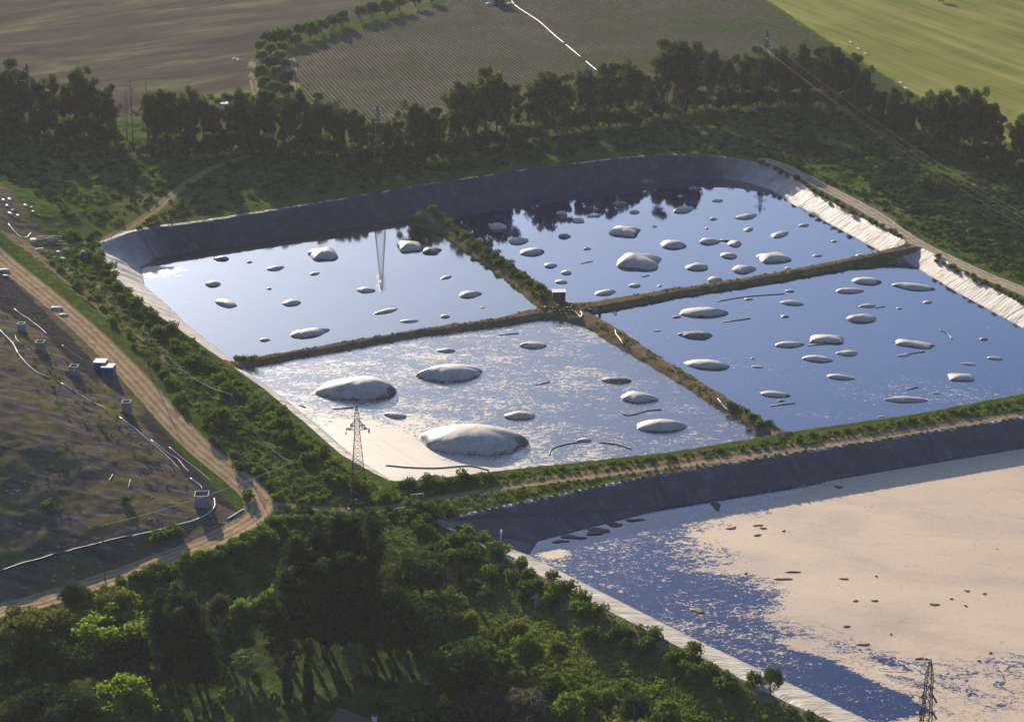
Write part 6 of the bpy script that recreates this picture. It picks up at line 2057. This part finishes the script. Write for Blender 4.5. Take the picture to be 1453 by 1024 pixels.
# loose litter and stones that nobody could count
rr = np.random.default_rng(77)
q = in_poly(pts(LANDVEG, 8), 900, rr)
q = np.vstack([q[fbm(q[:, 0], q[:, 1], 11, 87, 2) > 0.47], in_poly(pts([(40, 330), (100, 345), (240, 470), (330, 560), (420, 650), (380, 690), (230, 540), (90, 400)], 5), 160, rr), in_poly(pts(Z_DUMP.tolist() and [(0, 275), (60, 330), (95, 350), (60, 352), (0, 325)], 10), 150, rr)])
z = gz(q[:, 0], q[:, 1])
n = len(q)
sz = 0.10 + 0.24 * rr.random(n) ** 3
th = rr.uniform(0, 6.28, n)
ca, sa = np.cos(th) * sz, np.sin(th) * sz
el = 1 + 1.5 * rr.random(n)
V = np.stack([np.stack([q[:, 0] - ca * el, q[:, 1] - sa * el, z], 1), np.stack([q[:, 0] + sa, q[:, 1] - ca, z + 0.02], 1), np.stack([q[:, 0] + ca * el, q[:, 1] + sa * el, z], 1),
              np.stack([q[:, 0] - sa, q[:, 1] + ca, z + 0.02], 1), np.stack([q[:, 0], q[:, 1], z + sz * 0.9], 1)], 1).reshape(-1, 3)
b = np.arange(n)[:, None] * 5
F = np.concatenate([b + np.array([[0, 1, 4]]), b + np.array([[1, 2, 4]]), b + np.array([[2, 3, 4]]), b + np.array([[3, 0, 4]])])
tag(obj_np('litter', V, F, plain('litter', (0.30, 0.265, 0.235), 0.8, var=0.5, scale=0.35), smooth=False), 'pale stones and litter scattered over the landfill slope', 'litter', kind='stuff')

# ------------------------------------------------------------------ pump shed and pumps at the dike crossing
M_SHED = plain('dark_shed', (0.035, 0.033, 0.033), 0.7, var=0.3)
M_ROOFP = plain('pale_roof', (0.50, 0.48, 0.44), 0.7, var=0.2)
x, y, z = ground_hit(793, 423)
root = empty('pump_shed', (x, y, z), R(3))
MB().box(-1.85, 1.85, -1.3, 1.3, -0.3, 2.2).build('wall', M_SHED, root)
MB().box(-2.05, 2.05, -1.5, 1.5, 2.203, 2.36).build('roof', M_ROOFP, root)
d = MB().box(-0.45, 0.45, -1.36, -1.303, 0, 1.9).build('door', M_IRON, root)
MB().box(0.28, 0.36, -1.42, -1.363, 0.9, 1.05).build('handle', M_STEEL, d)
tag(root, 'dark flat roofed pump shed on the dike crossing between the four ponds', 'shed')


def pump(px, py, label, sc=1.0):
    x, y, z = ground_hit(px, py)
    root = empty('pump_unit', (x, y, z), random.uniform(-0.4, 0.4))
    root.scale = (sc, sc, sc)
    MB().box(-1.1, 1.1, -0.45, 0.45, 0, 0.22).build('skid', M_DARK, root)
    MB().tube([(-0.9, 0, 0.75), (0.25, 0, 0.75)], 0.42, 12).build('motor', M_SHED, root, smooth=True)
    MB().tube([(0.27, 0, 0.75), (0.55, 0, 0.75)], 0.55, 14).build('pump_casing', M_DARK, root, smooth=True)
    MB().tube([(0.45, 0, 1.2), (0.5, 0, 1.7), (0.9, -0.3, 1.9), (1.6, -1.2, 1.2), (1.9, -2.0, 0.2), (2.0, -3.0, -0.5)], 0.13, 8).build('hose', M_DARK, root, smooth=True)
    for sx in (-0.7, 0.7):
        for sy in (-0.5, 0.5):
            MB().tube([(sx, sy - 0.08, 0.05), (sx, sy + 0.08, 0.05)], 0.34, 12).build('wheel', M_DARK, root)
    MB().tube([(-0.3, 0.2, 1.1), (-0.3, 0.2, 1.6)], 0.07, 6).build('exhaust', M_IRON, root)
    return tag(root, label, 'pump', 'dark pumps at the dike crossing')


pump(788, 441, 'dark pump with hoses at the water edge, left one below the shed')
pump(797, 445, 'dark pump lowest at the water edge below the shed', 0.9)
pump(808, 441, 'dark pump right below the shed at the crossing')
pump(869, 450, 'dark pump standing at the corner of the right pond', 1.05)
for P, lab in [([(768, 434), (776, 437), (786, 436)], 'dark hose on the earth left of the pumps'), ([(770, 449), (774, 455), (779, 455), (782, 449)], 'looped dark hose hanging into the foam pond under the pumps'),
               ([(806, 437), (812, 441), (820, 446), (824, 452)], 'dark hose right of the pumps on the crossing'), ([(873, 468), (874, 474), (880, 482), (884, 490)], 'pale hose on the upper part of the bare dike'),
               ([(1018, 566), (1026, 576), (1034, 583)], 'pale hose at the edge of the lower bare dike')]:
    mat = M_PIPE if 'pale' in lab else M_DARK
    tag(MB().tube(on_ground(P, 0.15), 0.16, 6).build('hose', mat, smooth=True), lab, 'hose', 'hoses lying on the dikes')
tag(MB().tube(on_ground([(824, 443), (826, 447), (824, 451)], 0.2), 0.2, 7).build('hose', M_PIPE, smooth=True), 'short bent white hose at the right of the pumps', 'hose', 'hoses lying on the dikes')
for px, py, lab in ((851, 438, 'left one of two dark oil drums on the cross dike right of the shed'), (837, 444, 'dark oil drum on the crossing, nearest the bare dike')):
    x, y, z = ground_hit(px, py)
    root = empty('oil_drum', (x, y, z))
    MB().lathe([(0.42, -0.1), (0.42, 0.45), (0.45, 0.48), (0.42, 0.51), (0.42, 0.85), (0.45, 0.88), (0.42, 0.91), (0.42, 1.3)], 14).build('body', M_SHED, root, smooth=True)
    MB().lathe([(0.38, 0), (0.38, 0.03)], 14, (0, 0, 1.303)).build('lid', M_IRON, root)
    tag(root, lab.replace('left one of two dark', 'dark') if px == 851 else lab, 'drum')

# ------------------------------------------------------------------ buildings far and near
M_WALLP = plain('pale_wall', (0.42, 0.43, 0.45), 0.85, var=0.1)
M_TILE = plain('roof_tiles', (0.15, 0.085, 0.065), 0.8, var=0.35, scale=4)
M_GLASS = plain('dark_glass', (0.02, 0.022, 0.025), 0.1, var=0.1, spec=0.6)
x, y, z = ground_hit(321, 156)
root = empty('field_shed', (x, y, z), R(5))
MB().box(-2.8, 2.8, -2, 2, -0.2, 2.6).build('wall', M_WALLP, root)
MB().box(-3.0, 3.0, -2.2, 2.2, 2.603, 2.8).build('roof', M_ROOFP, root)
MB().box(-0.5, 0.5, -2.05, -2.003, 0, 2.0).build('door', M_IRON, root)
tag(root, 'small pale shed behind the tree belt at the edge of the brown field', 'shed')
x, y, z = ground_hit(709, 8)
root = empty('farm_building', (x, y, z), R(-8))
MB().box(-2.6, 2.6, -2.4, 2.4, -0.2, 4.2).build('wall', M_SHED, root)
MB().add([(-2.9, -2.7, 4.2), (2.9, -2.7, 4.2), (2.9, 2.7, 4.2), (-2.9, 2.7, 4.2), (-2.9, 0, 5.6), (2.9, 0, 5.6)], [(0, 1, 5, 4), (2, 3, 4, 5), (0, 4, 3), (1, 2, 5), (3, 2, 1, 0)]).build('roof', M_TILE, root)
MB().box(-0.6, 0.6, -2.46, -2.403, 0, 2.1).build('door', M_IRON, root)
tag(root, 'dark little farm building at the top edge among the crop rows', 'building')
for px, lab in ((694, 'pale heap left of the dark little farm building'), (724, 'pale heap right of the dark little farm building')):
    sack(px, 7, 2.2, 3.4, 0, lab, 'pale heaps beside the farm building', M_ROOFP, 'heap')
sack(334, 84, 1.0, 3.0, 0.1, 'white upper strip of sheeting lying in the brown field', 'white strips in the brown field', None, 'sheeting')
sack(339, 86, 1.0, 2.4, -0.2, 'white lower strip of sheeting lying in the brown field', 'white strips in the brown field', None, 'sheeting')
for px, py, lab in ((1208, 61, 'first white strip at the edge between meadow and crop rows'), (1219, 70, 'second white strip along the edge between meadow and crop rows'), (1229, 77, 'third white strip along the edge between meadow and crop rows'),
                    (1279, 118, 'small white strip where the meadow edge meets the belt'), (1286, 126, 'lowest white strip where the meadow edge meets the belt')):
    sack(px, py, 0.9, 3.2, -1.1, lab, 'white strips along the meadow edge', None, 'sheeting')

# tiled house at the bottom edge
x, y, z = top_hit(479, 1006, 6.0)
root = empty('house', (x, y, z), R(-38))
L, W, hw_, hr = 10.0, 6.4, 3.6, 6.0
MB().box(0.3, L - 0.3, -W / 2, W / 2, -0.5, hw_).build('wall', M_WALLP, root)
for g in (0.28, L - 0.32):
    MB().add([(g, -W / 2, hw_), (g, W / 2, hw_), (g, 0, hr - 0.12), (g + 0.04, -W / 2, hw_), (g + 0.04, W / 2, hw_), (g + 0.04, 0, hr - 0.12)], [(0, 1, 2), (5, 4, 3), (0, 2, 5, 3), (1, 4, 5, 2), (0, 3, 4, 1)]).build('gable', M_WALLP, root)
for s in (-1, 1):
    e = W / 2 + 0.5
    rf = MB().add([(0, 0, hr), (L, 0, hr), (L, s * e, hw_ - 0.25), (0, s * e, hw_ - 0.25), (0, 0, hr - 0.15), (L, 0, hr - 0.15), (L, s * e, hw_ - 0.4), (0, s * e, hw_ - 0.4)],
                  [(0, 1, 2, 3), (7, 6, 5, 4), (0, 3, 7, 4), (1, 5, 6, 2), (3, 2, 6, 7)]).build('roof', M_TILE, root)
    me = None
    for k in range(22):
        if me is None:
            sl = math.hypot(e, hr - hw_ + 0.25)
            me = MB().tube([(0, 0, 0), (0, s * e, -(hr - hw_ + 0.25))], 0.13, 6).mesh('tile_row', M_TILE)
        t = link(bpy.data.objects.new('tile_row', me), rf)
        t.location = (0.22 + k * (L - 0.44) / 21, 0, hr + 0.02)
MB().tube([(0, 0, hr + 0.05), (L, 0, hr + 0.05)], 0.12, 8).build('ridge', M_TILE, root, smooth=True)
ch = MB().box(L - 1.6, L - 0.9, 0.3, 1.0, hr - 1.2, hr + 1.1).build('chimney', M_WHITE, root)
MB().box(L - 1.72, L - 0.78, 0.18, 1.12, hr + 1.103, hr + 1.35).build('chimney_cap', M_SHED, ch)
for k in range(3):
    w = MB().box(1.6 + k * 2.8, 2.6 + k * 2.8, -W / 2 - 0.05, -W / 2 - 0.003, 1.0, 2.3).build('window', M_WHITE, root)
    MB().box(1.7 + k * 2.8, 2.5 + k * 2.8, -W / 2 - 0.09, -W / 2 - 0.053, 1.1, 2.2).build('pane', M_GLASS, w)
tag(root, 'house with a dark tiled gable roof and a white chimney at the bottom edge', 'house')

# ------------------------------------------------------------------ small things along the banks
M_NET = plain('green_net', (0.02, 0.20, 0.16), 0.7, var=0.25)
x, y, z = ground_hit(765, 855)
m = MB()
n1, n2 = 14, 6
vv = [((i / (n1 - 1) - 0.5) * 3.6, (j / (n2 - 1) - 0.5) * 1.6 + 0.8 * math.sin(i * 0.7), 0.9 + 0.35 * math.sin(i * 1.1 + j * 0.8) - 0.05 * i) for j in range(n2) for i in range(n1)]
m.add(vv, [(j * n1 + i, j * n1 + i + 1, (j + 1) * n1 + i + 1, (j + 1) * n1 + i) for j in range(n2 - 1) for i in range(n1 - 1)])
o = m.build('green_net', M_NET, smooth=True)
o.location = (x, y, z + 0.35); o.rotation_euler = (0.5, 0.1, -0.5)
tag(o, 'torn teal green net caught in the scrub below the big basin', 'net')
tag(MB().tube([(q[0], q[1], q[2] + u) for q, u in zip(on_ground([(710, 766), (711, 764), (712, 762)], 0.1, 1), (-0.3, 0.8, 1.9))], 0.2, 8).build('pipe_end', M_PIPE, smooth=True), 'bent white pipe end sticking up on the sheeted bank of the big basin', 'pipe')
tag(MB().tube([(q[0], q[1], q[2] + u) for q, u in zip(on_ground([(529, 774), (530, 771), (531, 768)], 0.1, 1), (0.0, 0.9, 1.9))], 0.16, 8).build('pipe_end', M_PIPE, smooth=True), 'white pipe end sticking up in the scrub right of the casuarinas', 'pipe')
x, y, z = ground_hit(918, 898)
root = empty('marker_post', (x, y, z))
MB().tube([(0, 0, -0.3), (0, 0, 1.1)], 0.1, 8).build('post', M_WHITE, root)
MB().lathe([(0.3, 0), (0.42, 0.15), (0.42, 0.5), (0.25, 0.65)], 12, (0, 0, 1.1)).build('head', M_PINK, root, smooth=True)
tag(root, 'small pinkish white marker post in the scrub beside the pale bank', 'post')


def rail(p0, p1, h, label):
    a = ground_hit(*p0); b = ground_hit(*p1)
    root = empty('rail_barrier', (a[0], a[1], a[2]))
    d = Vector((b[0] - a[0], b[1] - a[1], b[2] - a[2]))
    for f in (0.02, 0.5, 0.98):
        MB().tube([tuple(d * f + Vector((0, 0, -0.2))), tuple(d * f + Vector((0, 0, h)))], 0.07, 6).build('post', M_PIPE, root)
    MB().tube([(0, 0, h + 0.02), (d.x, d.y, d.z + h + 0.02)], 0.09, 6).build('rail', M_PIPE, root)
    return tag(root, label, 'barrier', 'white barriers by the south track')


rail((583, 708), (601, 706), 1.1, 'upper white rail barrier beside the south track')
rail((573, 718), (590, 715), 1.1, 'lower white rail barrier right of the nearest pylon')
rail((560, 726), (584, 722), 0.8, 'lowest white rail barrier beside the track below the nearest pylon')

# ------------------------------------------------------------------ haze
t = NT('haze')
vol = t.n('ShaderNodeVolumePrincipled', {'Color': (0.94, 0.93, 0.93), 'Density': 0.000042, 'Anisotropy': 0.1})
t.t.links.new(vol.outputs[0], t.out.inputs['Volume'])
o = MB().box(-4300, 4300, -4300, 4300, -17.0, 206.0).build('haze', t.m)
tag(o, 'thin pale morning haze over the whole landscape', 'haze', kind='stuff')
